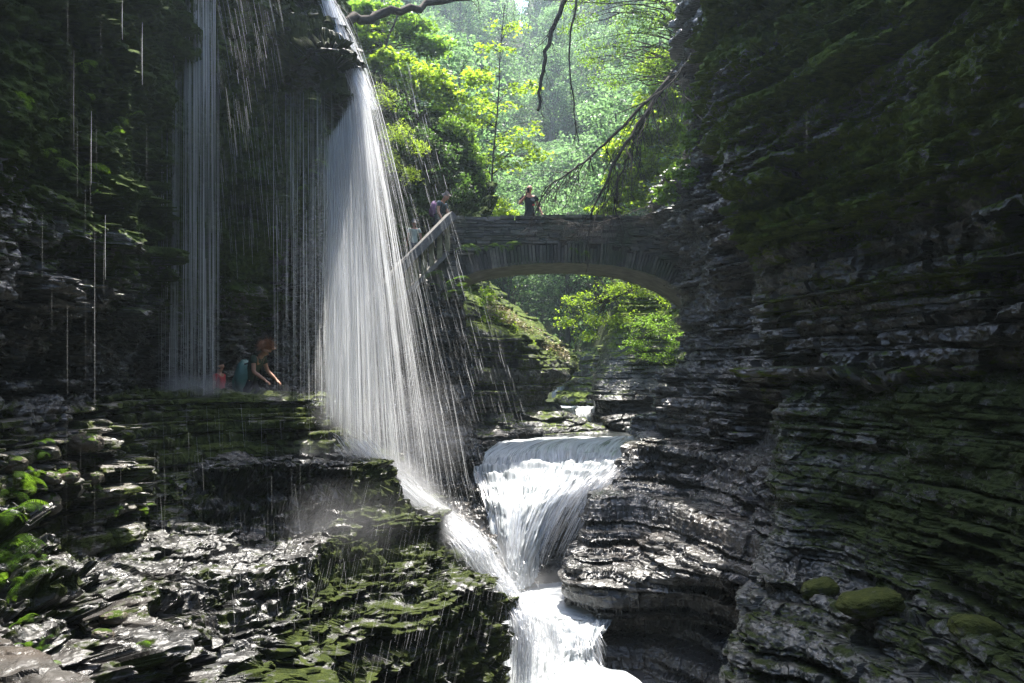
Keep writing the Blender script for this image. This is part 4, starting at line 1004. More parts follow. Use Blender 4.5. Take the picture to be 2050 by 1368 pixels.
tree('creeper', 'ferny creeper spread over the rock face under the right end of the arch', 'vine', P(1310, 680, 27.2),
     [P(1380, 620, 27), P(1310, 660, 27), P(1240, 690, 27.6)],
     [PB(1300, 650, 27.2, 60, 24), PB(1350, 680, 26.4, 30, 24), PB(1270, 690, 27.4, 36, 16), PB(1320, 715, 26.8, 50, 12), PB(1370, 720, 26, 10, 24)],
     130, 26, .22, .085, 'oval', 'vine', 'bark', .02, seed=11, limbs=30, tilt=.8)
tree('creeper', 'leaf strewn creeper covering the sunny sloping ridge seen through the arch', 'vine', P(1050, 690, 26.5),
     [P(960, 600, 25.6), P(1030, 665, 26), P(1130, 735, 28)],
     [PB(975, 590, 25, 14, 28), PB(990, 630, 25, 20, 18), PB(1020, 660, 25.4, 24, 14), PB(1050, 690, 26, 24, 12), PB(1085, 708, 27, 22, 9), PB(1118, 730, 27.8, 18, 8), PB(965, 640, 24.4, 16, 12)],
     120, 30, .2, .085, 'oval', 'maple', 'bark', .02, seed=12, limbs=10, tilt=.9)
m = MB(); g = np.random.default_rng(99); t_ = g.random(2600)
cx_ = 975 + 165 * t_; cy_ = 615 + 115 * t_ + g.normal(0, 12, 2600); cY = 24.8 + 3.2 * t_ + g.normal(0, .25, 2600)
pts = np.stack([(cx_ - CX) / F * cY, cY, (HY - cy_) / F * cY + .05], -1); leaves(m, pts, .10, 'oval', .5, 0, g)
props(m.build('leaf_litter', M['litter']), 'pale dry leaves lying along the sunlit ridge under the arch', 'leaf litter', kind='stuff')

tree('vine', 'bright leafy vine hanging over the edge of the right cliff beside the maple', 'vine', P(1400, 150, 19.6),
     [P(1400, 120, 19.6), P(1392, 240, 19.4), P(1375, 330, 19.8), P(1350, 400, 20)],
     [PB(1388, 140, 19.2, 16, 30), PB(1385, 210, 19.2, 14, 34), PB(1380, 285, 19.4, 18, 30), PB(1355, 340, 19.6, 22, 20), PB(1335, 385, 19.8, 22, 20), PB(1385, 350, 19.2, 14, 24)],
     80, 30, .22, .11, 'maple', 'vine', 'bark', .02, seed=21, limbs=30, tilt=.8)

# dead and hanging branches
def twigs(m, pts, r, g, n=14, L=1.0, depth=2, down=.7, spread=.6):
    pts = np.asarray(pts); k = len(pts)
    for q in range(n):
        i = g.integers(int(k * .2), k - 1); d = pts[min(i + 1, k - 1)] - pts[i - 1]; d /= np.linalg.norm(d) + 1e-6
        v = d * .8 + g.normal(0, spread, 3) + np.array([0, 0, -down]); v /= np.linalg.norm(v)
        ln = L * g.uniform(.4, 1.2); kk = 7; p = [pts[i]]
        for s in range(kk):
            v = v + g.normal(0, .16, 3) + np.array([0, 0, -.05]); v /= np.linalg.norm(v); p.append(p[-1] + v * ln / kk)
        rr = r * .42
        m.tube(p, np.linspace(rr, max(.0022, rr * .25), kk + 1), 4)
        if depth > 1: twigs(m, p, rr, g, max(2, n // 4), L * .5, depth - 1, down, spread)
def branch(label, px, r0, r1, n, L, bark='bark', depth=2, down=.7, seed=1, spread=.55, name='branch', add=()):
    g = np.random.default_rng(seed + 900)
    m = MB()
    for j, pl in enumerate((px,) + tuple(add)):
        pp = np.array([P(*q) for q in pl]); pp = crw(len(pp), 22) @ pp; pp[1:] += g.normal(0, r0 * .35, pp[1:].shape)
        m.tube(pp, np.linspace(r0, r1, 22) * (1 if j == 0 else .6), 7)
        twigs(m, pp, r0 * .55 if r0 < .06 else .03, g, n, L, depth, down, spread)
    o = m.build(name, M[bark], None, smooth=True, loc=P(*px[0])); props(o, label, 'branch')
branch('thick dark branch crossing the top of the picture left of the gorge opening', [(640, 80, 17), (700, 48, 17.5), (760, 28, 18), (830, 12, 18.4), (930, -4, 19), (1020, -30, 19.5)], .13, .06, 16, .9, seed=1, down=.2, depth=2)
branch('large bare branch slanting from the right cliff down over the bridge', [(1440, 60, 19.5), (1370, 130, 19.2), (1330, 170, 19), (1285, 240, 18.6), (1240, 310, 18.3), (1205, 380, 18.1), (1180, 440, 18)], .085, .02, 26, 1.5, seed=2, down=.9, depth=2, spread=.55,
       add=([(1370, 120, 19), (1320, 185, 18.9), (1275, 270, 18.6), (1245, 350, 18.5), (1225, 420, 18.4)], [(1350, 150, 19), (1250, 250, 18.6), (1160, 330, 18.2), (1090, 380, 18)]))
branch('hanging bare limb broken off above the man on the bridge', [(1150, -60, 18), (1128, 0, 18), (1108, 60, 18), (1092, 110, 18), (1082, 170, 18), (1076, 222, 18)], .07, .035, 8, .9, seed=3, down=1.6, depth=2)
branch('thin dark vine dangling to the right of the broken hanging limb', [(1165, -40, 18.3), (1153, 10, 18.3), (1142, 70, 18.3), (1140, 140, 18.2), (1150, 220, 18.2), (1158, 290, 18.2)], .035, .012, 8, .8, seed=4, down=1.6, depth=2)
branch('pale grey branch reaching out of the right cliff near its top', [(1500, -20, 15.5), (1450, 35, 16), (1405, 80, 16.5), (1380, 115, 17), (1350, 160, 17.4), (1300, 200, 17.8), (1240, 225, 18)], .035, .012, 16, 1.0, 'bark2', seed=5, down=.5, depth=2)
branch('dry curling root dangling against the dark right cliff', [(1365, 190, 17), (1385, 205, 16.8), (1392, 225, 16.8), (1410, 245, 16.7), (1419, 272, 16.7)], .012, .006, 5, .3, 'bark2', seed=6, down=.7, depth=1)
branch('long thin twig line strung across the top of the gorge opening', [(1420, -15, 19), (1330, 5, 19), (1230, 8, 19), (1120, 2, 19), (1000, -6, 19)], .014, .008, 26, 1.6, seed=7, down=1.4, depth=2)
branch('tangle of dry twigs hanging over the right half of the bridge parapet', [(1400, 380, 20), (1330, 400, 20), (1250, 430, 20), (1180, 450, 20), (1120, 440, 20)], .012, .005, 34, .8, 'bark2', seed=8, down=.9, depth=2, spread=.8)
branch('bunch of straight hanging twigs beside the right cliff above the bridge', [(1385, 130, 18.9), (1360, 160, 18.8), (1330, 195, 18.7), (1290, 240, 18.6)], .012, .007, 22, 2.1, seed=9, down=2.4, depth=1, spread=.35)

# ferns
def fern_proto(seed, nf=7, L=.4, up=.6, w=.32):
    g = np.random.default_rng(seed); m = MB()
    for f in range(nf):
        a = g.uniform(0, 6.28); ln = L * g.uniform(.6, 1.15); k = 20
        t = np.linspace(0, 1, k); r = ln * np.sin(t * 1.35) / 1.1; z = ln * (up * t - (.55 + up * .6) * t * t)
        p = np.stack([r * math.cos(a), r * math.sin(a), z], -1)
        m.tube(p, np.linspace(.003, .001, k), 3)
        d = np.gradient(p, axis=0); d /= np.linalg.norm(d, axis=1)[:, None]
        s = np.cross(d, [0, 0, 1.0]); s /= np.linalg.norm(s, axis=1)[:, None]
        for i in range(2, k):
            wl = ln * w * math.sin(math.pi * (.12 + .86 * t[i])) ** .8
            for sg in (-1, 1):
                tip = p[i] + s[i] * sg * wl + d[i] * wl * .35 + np.array([0, 0, -wl * .25]); b = d[i] * ln * .009
                mid = (p[i] + tip) / 2
                m.add([p[i] - b, mid - b * 1.1, tip, mid + b * 1.1, p[i] + b], [[0, 1, 2, 3, 4]])
    return m
fm = [fern_proto(1, 8, .36).build('fern', M['fern']), fern_proto(2, 6, .42, .3).build('fern', M['fern']), fern_proto(3, 5, .30, .9).build('fern', M['fern'])]
gf = np.random.default_rng(5)
FERNS = [
    ('left margin, big fern above the pale parapet slab', 'ferns at the left margin', [(18, 985, 6.6, 1.2), (5, 1035, 6.3, 1.2), (30, 1020, 6.5, .9), (14, 1100, 6.1, 1.0), (45, 960, 6.9, 1.0), (70, 945, 7.1, .8), (12, 1165, 5.9, 1.0), (45, 1165, 6.0, .8), (35, 1120, 6.1, .8), (85, 1120, 6.4, .5), (60, 1085, 6.4, .6), (38, 1245, 5.0, .5), (50, 1290, 4.6, .5), (75, 1310, 4.4, .45), (100, 1325, 4.2, .4), (90, 1280, 4.7, .4)]),
    ('ledge wall', 'small ferns in the ledge wall', [(78, 885, 7.6, .5), (195, 915, 9.3, .45), (190, 975, 9.2, .35), (90, 905, 7.7, .35), (120, 945, 7.9, .3), (235, 1020, 9.4, .4), (285, 1015, 10.4, .55), (250, 870, 10.8, .4), (340, 960, 11.6, .4), (285, 1285, 7.0, .3)]),
    ('upper left cliff', 'ferns on the upper left cliff', [(168, 125, 8.9, .8), (175, 190, 8.9, .6), (120, 240, 8.2, .5), (125, 320, 8.3, .9), (165, 335, 9, .9), (240, 235, 10.2, .9), (265, 230, 10.6, .9), (50, 200, 7.4, .4), (225, 265, 10, .5), (195, 385, 9.7, .4), (95, 300, 7.9, .5), (180, 345, 9, .6)]),
    ('bridge', 'ferns on the bridge and its left end', [(925, 495, 20.6, 1.5), (950, 498, 20.6, 1.3), (975, 494, 20.6, 1.5), (1000, 493, 20.6, 1.3), (1025, 490, 20.6, 1.2), (1150, 500, 20.6, 1.2), (1172, 505, 20.6, 1.0), (880, 545, 20.0, 1.9), (905, 560, 20.0, 2.0), (925, 575, 20.1, 1.8), (895, 585, 20.0, 1.5), (945, 590, 20.2, 1.2), (870, 570, 19.9, 1.2)]),
    ('curtain', 'pale sprigs behind the thin water curtain', [(640, 300, 15.6, 1.0), (628, 345, 15.6, .9), (610, 375, 15.6, .8), (557, 508, 15.0, .8), (553, 455, 15, .6), (645, 325, 15.7, .8)]),
]
first = [True] * 3; cnt = 0
LAB = {'left margin, big fern above the pale parapet slab': 'bright green fern fronds arching at the left margin above the pale stone slab',
       'ledge wall': 'small fern rooted between the stones of the ledge wall',
       'upper left cliff': 'drooping green fern clinging to the dark upper left cliff',
       'bridge': 'broad fern growing out of the bridge stones or beside the balustrade foot',
       'curtain': 'lit sprig of leaves sticking out behind the thin water curtain'}
deps = None
def on_surface(px, py, Y):     # slide a plant along its ray until it sits on the rock
    deps = bpy.context.evaluated_depsgraph_get()
    d = Vector(P(px, py, 1.0)).normalized()
    h = sc.ray_cast(deps, Vector((0, 0, 0)), d)
    return h
from mathutils import Vector
bpy.context.view_layer.update()
from mathutils.bvhtree import BVHTree
rocks_bvh = []
for nm in ('cliff', 'rock_ledge', 'stepped_slabs', 'leaning_cliff', 'overhanging_rock', 'lower_cliff'):
    o = bpy.data.objects[nm]; me = o.data
    n_v = len(me.vertices); co = np.empty(n_v * 3, np.float32); me.vertices.foreach_get('co', co)
    lp = np.empty(len(me.loops), np.int32); me.loops.foreach_get('vertex_index', lp)
    rocks_bvh.append(BVHTree.FromPolygons(co.reshape(-1, 3).tolist(), lp.reshape(-1, 4).tolist()))
def hit(px, py, Ymax=30):
    d = Vector(P(px, py, 1.0)); d.normalize(); best = None
    for b_ in rocks_bvh:
        h = b_.ray_cast(Vector((0, 0, 0)), d, 60)
        if h[0] is not None and (best is None or h[3] < best[3]): best = h
    return best
for key, grp, lst in FERNS:
    for (x, y, Y, s) in lst:
        k = int(gf.integers(0, 3)); s *= .62 if key == 'bridge' else (.78 if key.startswith('left margin') else .9)
        if first[k]: o = fm[k]; first[k] = False
        else: o = fm[k].copy(); C.objects.link(o)
        p = P(x, y, Y)
        if key not in ('bridge',):
            h = hit(x, y)
            if h is not None and abs(h[0].y - Y) < 4: p = np.array(h[0]) * .985
        o.location = tuple(p); o.rotation_euler = (gf.uniform(.2, .7), gf.uniform(-.3, .3), gf.uniform(0, 6.28)); o.scale = (s, s, s)
        props(o, LAB[key], 'fern', grp)
# ------------------------------------------------------------------ people
M['skin'] = plain('skin', (.42, .22, .15), .55, .35, .08, 20, .05)
M['darkhair'] = plain('dark_hair', (.03, .02, .015), .5, .4, .3, 60, .4)
M['greyhair'] = plain('cropped_grey_hair', (.22, .2, .19), .7, .2, .3, 90, .4)
M['redhair'] = plain('copper_hair', (.24, .10, .045), .5, .4, .35, 70, .5)
M['navy'] = plain('dark_navy_cotton', (.018, .024, .032), .85, .1, .3, 30, .3)
M['slate'] = plain('slate_blue_cotton', (.05, .075, .10), .85, .1, .3, 30, .3)
M['sage'] = plain('pale_sage_cotton', (.42, .48, .42), .85, .1, .15, 14, .3)
M['moss_t'] = plain('dark_green_cotton', (.05, .07, .05), .85, .1, .3, 30, .3)
M['redt'] = plain('red_cotton', (.42, .06, .06), .85, .1, .2, 30, .3)
M['teal'] = plain('teal_nylon', (.07, .17, .15), .5, .3, .2, 10, .4)
M['purple'] = plain('purple_nylon', (.13, .05, .16), .6, .3, .35, 18, .4)
M['pant'] = plain('dark_trousers', (.025, .025, .03), .85, .1, .3, 30, .3)
M['shorts'] = plain('grey_shorts', (.10, .11, .13), .85, .1, .3, 30, .3)
M['phone'] = plain('black_phone_glass', (.01, .01, .012), .15, .6, .1, 5, .0)
M['print'] = plain('faded_shirt_print', (.35, .38, .40), .85, .1, .2, 30, .1)
M['red_print'] = plain('red_shirt_print', (.5, .08, .08), .85, .1, .2, 30, .1)
M['lens'] = plain('dark_spectacles', (.02, .02, .02), .15, .6, .1, 5, 0)
M['white_p'] = plain('eye_white', (.6, .58, .55), .3, .4, .05, 5, 0)

def skin_obj(name, chains, mat, parent, sub=2, root=0):
    "chains: list of lists of (point, radius); equal points are joined"
    vs, rs, es, key = [], [], [], {}
    for ch in chains:
        prev = None
        for p, r in ch:
            k = tuple(round(float(c), 4) for c in p)
            if k not in key: key[k] = len(vs); vs.append(k); rs.append(r)
            if prev is not None and prev != key[k]: es.append((prev, key[k]))
            prev = key[k]
    me = bpy.data.meshes.new(name); bm = bmesh.new(); ly = bm.verts.layers.skin.verify()
    bv = [bm.verts.new(v) for v in vs]
    for i, r in enumerate(rs):
        bv[i][ly].radius = r if isinstance(r, tuple) else (r, r)
        bv[i][ly].use_root = i == root
    for a_, b_ in set(tuple(sorted(e)) for e in es): bm.edges.new((bv[a_], bv[b_]))
    bm.to_mesh(me); bm.free()
    me.materials.append(M[mat]); o = bpy.data.objects.new(name, me); C.objects.link(o); o.parent = parent
    s = o.modifiers.new('skin', 'SKIN'); s.use_smooth_shade = True; s.branch_smoothing = .3
    u = o.modifiers.new('sub', 'SUBSURF'); u.levels = sub; u.render_levels = sub
    return o
def ell(name, mat, c, r, parent, jit=.0, rot=0, seed=0, cut=None):
    g = np.random.default_rng(seed); nu, nv = 24, 16
    a, b_ = np.meshgrid(np.linspace(0, 2 * math.pi, nu, endpoint=False), np.linspace(0.02, math.pi - .02, nv))
    n = np.stack([np.sin(b_) * np.cos(a), np.sin(b_) * np.sin(a), np.cos(b_)], -1)
    d = 1 + jit * 2 * fbm(n[..., 0] * 5 + seed, n[..., 1] * 5, n[..., 2] * 5, 3, seed)
    v = n * d[..., None] * np.asarray(r)
    v[..., 0], v[..., 2] = v[..., 0] * math.cos(rot) + v[..., 2] * math.sin(rot), -v[..., 0] * math.sin(rot) + v[..., 2] * math.cos(rot)
    v = v + np.asarray(c)
    i = np.arange(nv - 1)[:, None] * nu; j = np.arange(nu)[None]; j2 = (j + 1) % nu
    m = MB(); m.add(v.reshape(-1, 3), np.stack([i + j, i + nu + j, i + nu + j2, i + j2], -1).reshape(-1, 4))
    m.add(v[0], [list(range(nu))]); m.add(v[-1], [list(range(nu))[::-1]])
    me_o = m.build(name, M[mat], None, smooth=True); me_o.parent = parent
    return me_o
def hand(p, d, side, s=1.0, curl=.5):
    "palm and five bent fingers as chains starting at the wrist p, pointing along d"
    p = np.array(p, float); d = np.array(d, float); d /= np.linalg.norm(d)
    sd = np.cross(d, [0, 1, .2]); sd /= np.linalg.norm(sd); nn = np.cross(sd, d)
    pm = p + d * .075 * s; ch = [[(p, .026 * s), (p + d * .04 * s, (.036 * s, .02 * s)), (pm, (.038 * s, .018 * s))]]
    for i, (o_, ln) in enumerate(((-.030, .075), (-.010, .085), (.010, .08), (.029, .062))):
        b0 = pm + sd * o_ * s; b1 = b0 + (d + nn * curl * .3) * ln * .5 * s; b2 = b1 + (d * (1 - curl) + nn * curl) * ln * .5 * s
        ch.append([(pm, (.038 * s, .018 * s)), (b0 + d * .018 * s, .0105 * s), (b1, .0095 * s), (b2, .0075 * s)])
    t0 = p + d * .03 * s; t1 = t0 - sd * .045 * s + d * .025 * s; t2 = t1 + d * .035 * s - sd * .012 * s
    ch.append([(p + d * .04 * s, (.036 * s, .02 * s)), (t1, .011 * s), (t2, .0085 * s)])
    return ch
def person(label, loc, yaw, H, J, shirt, pants, hair, hairkind='short', sleeve=.55, short=False, extra=None):
    """J: joints in metres for a 1.75 m adult, x to its left, -y ahead of it, z up"""
    t = thing('person', label, 'person', loc); t.rotation_euler = (0, 0, yaw); k = H / 1.75; t.scale = (k, k, k)
    A = {q: np.array(v, float) for q, v in J.items()}
    pel, wai, che, nek, hd = A['pel'], A['waist'], A['chest'], A['neck'], A['head']
    upv = hd - nek; upv /= np.linalg.norm(upv)
    f = A.get('face', np.array([0, -1, 0])); f = f - f.dot(upv) * upv; f /= np.linalg.norm(f); sx = np.cross(upv, f)
    ch = [[(pel, (.105, .08)), (wai, (.10, .075)), (che, (.140, .095)), (nek - upv * .05, .06), (nek, .052), (hd - upv * .075, (.062, .066)), (hd - upv * .02 + f * .006, (.075, .088)), (hd + upv * .05, (.074, .088)), (hd + upv * .098, (.045, .055))]]
    # nose, chin and ears grow from the head
    ch.append([(hd - upv * .02 + f * .006, (.075, .088)), (hd - upv * .018 + f * .098, .012)])
    ch.append([(hd - upv * .075, (.062, .066)), (hd - upv * .10 + f * .06, .022)])
    for s in (-1, 1): ch.append([(hd - upv * .02 + f * .006, (.075, .088)), (hd - upv * .015 + sx * s * .088, .016)])
    S = {}
    for s, q in ((1, 'l'), (-1, 'r')):
        sh, el, wr = A['sh' + q], A['el' + q], A['wr' + q]
        ch.append([(che, (.140, .095)), (sh, .058), ((sh + el) / 2, .046), (el, .040), ((el + wr) / 2, .038), (wr, .026)])
        ch += hand(wr, A.get('hd' + q, wr - el), s, 1.0, J.get('curl' + q, .4) if not isinstance(J.get('curl' + q, .4), tuple) else .4)
        hp, kn, an, to = A['hp' + q], A['kn' + q], A['an' + q], A['to' + q]
        ch.append([(pel, (.105, .08)), (hp, .078), ((hp + kn) / 2, .068), (kn, .054), (kn * .6 + an * .4, .056), (an, .036), (to, (.034, .026))])
    skin_obj('body', ch, 'skin', t)
    # shirt
    c2 = [[(pel - (wai - pel) * .45, (.152, .122)), (pel + (wai - pel) * .3, (.150, .118)), (wai, (.140, .108)), (che, (.165, .118)), (che + (nek - che) * .62, (.10, .082))]]
    for q in 'lr':
        sh, el = A['sh' + q], A['el' + q]
        c2.append([(che, (.165, .118)), (sh, .072), (sh + (el - sh) * sleeve, .064)])
    skin_obj('shirt', c2, shirt, t)
    c3 = [[(pel + (wai - pel) * .75, (.135, .102)), (pel, (.146, .114))]]
    for q in 'lr':
        hp, kn, an = A['hp' + q], A['kn' + q], A['an' + q]
        c3.append([(pel, (.146, .114)), (hp, .104), ((hp + kn) / 2, .092), (kn, .070 if not short else .082)] + ([] if short else [((kn + an) / 2, .064), (an + (kn - an) * .08, .058)]))
    skin_obj('shorts' if short else 'trousers', c3, pants, t)
    for s, q in ((1, 'l'), (-1, 'r')):
        an, to = A['an' + q], A['to' + q]; an2 = an + np.array([0, .02, -.02])
        skin_obj('shoe', [[(an2, (.05, .05)), ((an2 + to) / 2 + np.array([0, 0, -.012]), (.052, .042)), (to, (.048, .032))]], 'pant', t)
        e = hd - upv * .0 + f * .082 + sx * s * .031
        ell('eye', 'white_p', e, (.012, .008, .008), t)
    m = MB(); a = hd - upv * .052 + f * .083
    m.tube([a - sx * .024, a, a + sx * .024], [.004, .007, .004], 5); o = m.build('mouth', M['red_print'], None); o.parent = t
    if hairkind == 'short':
        skin_obj('hair', [[(hd + upv * .045 - f * .022, (.078, .088)), (hd + upv * .085 - f * .008, (.062, .074))], [(hd + upv * .045 - f * .022, (.078, .088)), (hd - upv * .02 - f * .045, (.066, .05))]], hair, t)
    elif hairkind == 'bob':
        skin_obj('hair', [[(hd + upv * .05 - f * .015, (.086, .098)), (hd + upv * .095 - f * .005, (.062, .08))], [(hd + upv * .05 - f * .015, (.086, .098)), (hd - upv * .03 - f * .05, (.088, .062)), (hd - upv * .09 - f * .05, (.07, .05))]], hair, t)
    if extra: extra(t, A, f, upv, sx)
    return t
def stand(**kw):
    J = dict(pel=(0, 0, .93), waist=(0, -.01, 1.10), chest=(0, 0, 1.30), neck=(0, .01, 1.50), head=(0, -.01, 1.63),
             shl=(.185, .01, 1.42), ell=(.24, .04, 1.14), wrl=(.25, -.04, .90), shr=(-.185, .01, 1.42), elr=(-.24, .04, 1.14), wrr=(-.25, -.04, .90),
             hpl=(.09, 0, .88), knl=(.10, -.03, .49), anl=(.11, .03, .09), tol=(.12, -.13, .035), hpr=(-.09, 0, .88), knr=(-.10, -.03, .49), anr=(-.11, .03, .09), tor=(-.12, -.13, .035))
    J.update(kw); return J

# man on the bridge, photographing with a phone
J = stand(elr=(-.30, -.06, 1.17), wrr=(-.13, -.17, 1.40), hdr=(.3, -.3, 1), face=(-.05, -1, -.12), ell=(.25, .02, 1.16), wrl=(.33, -.10, .95))
def ex(t, A, f, u, s):
    m = MB(); m.box((.06, -.128, 1.33), (.10, .012, .012), None, .002); m.box((.07, -.130, 1.30), (.12, .010, .014), None, .002); m.box((.085, -.130, 1.27), (.08, .010, .012), None, .002)
    o = m.build('shirt_print', M['print'], None); o.parent = t
    m = MB(); m.box((.10, -.122, 1.16), (.07, .01, .05), None, .008); o = m.build('shirt_print', M['red_print'], None); o.parent = t
p1 = person('bald man in a dark printed tee on the bridge holding a phone before his face', P(1060, 515, 21.9), R(8), 1.80, J, 'navy', 'pant', 'skin', 'none', extra=ex)
p1.location.z = float(P(0, 373, 21.9)[2]) - 1.76
c_, s_ = math.cos(R(8)), math.sin(R(8))
m = MB(); m.box((0, 0, 0), (.075, .012, .15), None, .001); ph = m.build('phone', M['phone'], None); q = np.array([-.075, -.24, 1.53]) * 1.80 / 1.75
ph.location = tuple(np.array(p1.location) + np.array([q[0] * c_ - q[1] * s_, q[0] * s_ + q[1] * c_, q[2]])); ph.rotation_euler = (R(-8), 0, R(8))
props(ph, 'black phone held up in front of the face of the man on the bridge', 'phone')
# man climbing down the stairs with a purple backpack
J = stand(waist=(0, -.05, 1.09), chest=(0, -.13, 1.28), neck=(0, -.20, 1.46), head=(0, -.28, 1.56), face=(.15, -1, -.75), shl=(.185, -.15, 1.39), shr=(-.185, -.15, 1.39), elr=(-.25, -.17, 1.10), wrr=(-.27, -.30, .88), ell=(.25, -.20, 1.12), wrl=(.26, -.42, .98), knl=(.1, -.2, .55), anl=(.1, -.1, .14), tol=(.11, -.27, .09))
p2 = person('stooping man with cropped grey hair and a purple backpack at the top of the stairs', P(876, 500, 21.4), R(65), 1.74, J, 'slate', 'pant', 'greyhair', 'short')
p2.location.z = float(P(0, 389, 21.4)[2]) - 1.66 * 1.74 / 1.75
def backpack(loc, yaw, cz, cy, s, mat, label, tilt):
    t = thing('backpack', label, 'backpack', loc); t.rotation_euler = (0, 0, yaw)
    o = ell('pack_body', mat, (0, cy, cz), (.17 * s, .12 * s, .25 * s), t, .10, seed=3); o2 = ell('front_pocket', mat, (0, cy + .09 * s, cz - .07 * s), (.125 * s, .07 * s, .13 * s), t, .1, seed=5)
    for sg in (-1, 1):
        m = MB(); pts = np.array([(sg * .10 * s, cy - .08, cz + .19 * s), (sg * .115, cy - .24, cz + .20 * s), (sg * .125, cy - .31, cz + .06 * s), (sg * .13, cy - .22, cz - .12 * s), (sg * .11 * s, cy - .06, cz - .17 * s)])
        m.tube(crw(5, 16) @ pts, .018, 5); o3 = m.build('strap', M['pant'], None, smooth=True); o3.parent = t
    return t
backpack(p2.location, R(65), 1.22, .10, 1.0, 'purple', 'purple backpack worn by the stooping man on the stairs', 0)
# child in a pale shirt behind the balustrade
J = stand(head=(0, -.01, 1.62), ell=(.23, .03, 1.14), wrl=(.25, -.04, .92), face=(.2, -1, 0))
p3 = person('child in a pale sage tee and grey shorts walking up the stairs behind the handrail', P(829, 540, 20.9), R(195), 1.36, J, 'sage', 'shorts', 'greyhair', 'short', .6, short=True)
p3.location.z = float(P(0, 442, 20.9)[2]) - 1.72 * 1.36 / 1.75
# woman with copper hair, stooping under the curtain of water
J = stand(waist=(0, -.05, 1.08), chest=(0, -.16, 1.26), neck=(0, -.25, 1.41), head=(0, -.34, 1.50), face=(0, -1, -.35), shl=(.18, -.17, 1.36), shr=(-.18, -.17, 1.36), ell=(.25, -.24, 1.09), wrl=(.24, -.42, .93), elr=(-.24, -.20, 1.08), wrr=(-.24, -.42, .93), knl=(.1, -.16, .50), knr=(-.1, .0, .49), anr=(-.1, .12, .09), tor=(-.1, -.04, .035))
def ex(t, A, f, u, s):
    hd = A['head']; g = np.random.default_rng(4); m = MB()
    for k in range(650):
        a = g.uniform(-1.25, 1.25); b0 = g.uniform(-.2, 1.4)
        n = (-f * math.cos(a) * math.cos(b0) + s * math.sin(a) * math.cos(b0) + u * math.sin(b0))
        p = hd + u * .03 + n * np.array([.085, .095, .09]); L_ = g.uniform(.06, .20)
        v = n * .5 - f * .5; pts = [p]
        for q in range(5):
            v = v + np.array([0, 0, -.35]) + g.normal(0, .22, 3); v /= np.linalg.norm(v); pts.append(pts[-1] + v * L_ / 5)
        m.tube(pts, [.004, .0045, .004, .0035, .003, .0015], 3)
    o = m.build('curls', M['redhair'], None); o.parent = t
    m = MB(); e = hd + f * .10 + u * .005
    for sg in (-1, 1):
        c0 = e + s * sg * .033; m.box(c0, (.05, .012, .032), None, .002); m.tube([c0 + s * sg * .025, c0 + s * sg * .045 - f * .12], .003, 4)
    o = m.build('glasses', M['lens'], None); o.parent = t
p4 = person('woman with copper curls and glasses leaning forward on the ledge behind the water threads', P(505, 800, 16.2), R(82), 1.92, J, 'moss_t', 'pant', 'redhair', 'bob', .5, extra=ex)
p4.location = tuple(P(500, 835, 15.6)); p4.location.z = float(P(0, 688, 15.6)[2]) - 1.62 * 1.92 / 1.75
backpack(p4.location, R(82), 1.06, .12, 1.5, 'teal', 'large teal backpack cover on the back of the copper haired woman', 0)
# child in red behind her
J = stand(face=(0, -1, -.05))
p5 = person('dark haired child in a red tee following close behind the woman on the ledge', P(440, 800, 16.2), R(85), 1.45, J, 'redt', 'shorts', 'darkhair', 'bob', .6, short=True)
p5.location = tuple(P(440, 835, 15.0)); p5.location.z = float(P(0, 724, 15.0)[2]) - 1.74 * 1.45 / 1.75
# ------------------------------------------------------------------ hazy gorge air
t = NT('air'); 
v = t.n('VolumePrincipled', i={'Color': (.68, .86, 1.0, 1), 'Density': HAZE, 'Anisotropy': .55})
M['air'] = t.done(None, v)
m = MB(); m.box((5, 88, 46), (190, 216, 108)); hz = m.build('haze', M['air']); props(hz, 'pale misty air filling the gorge', 'haze', kind='stuff')
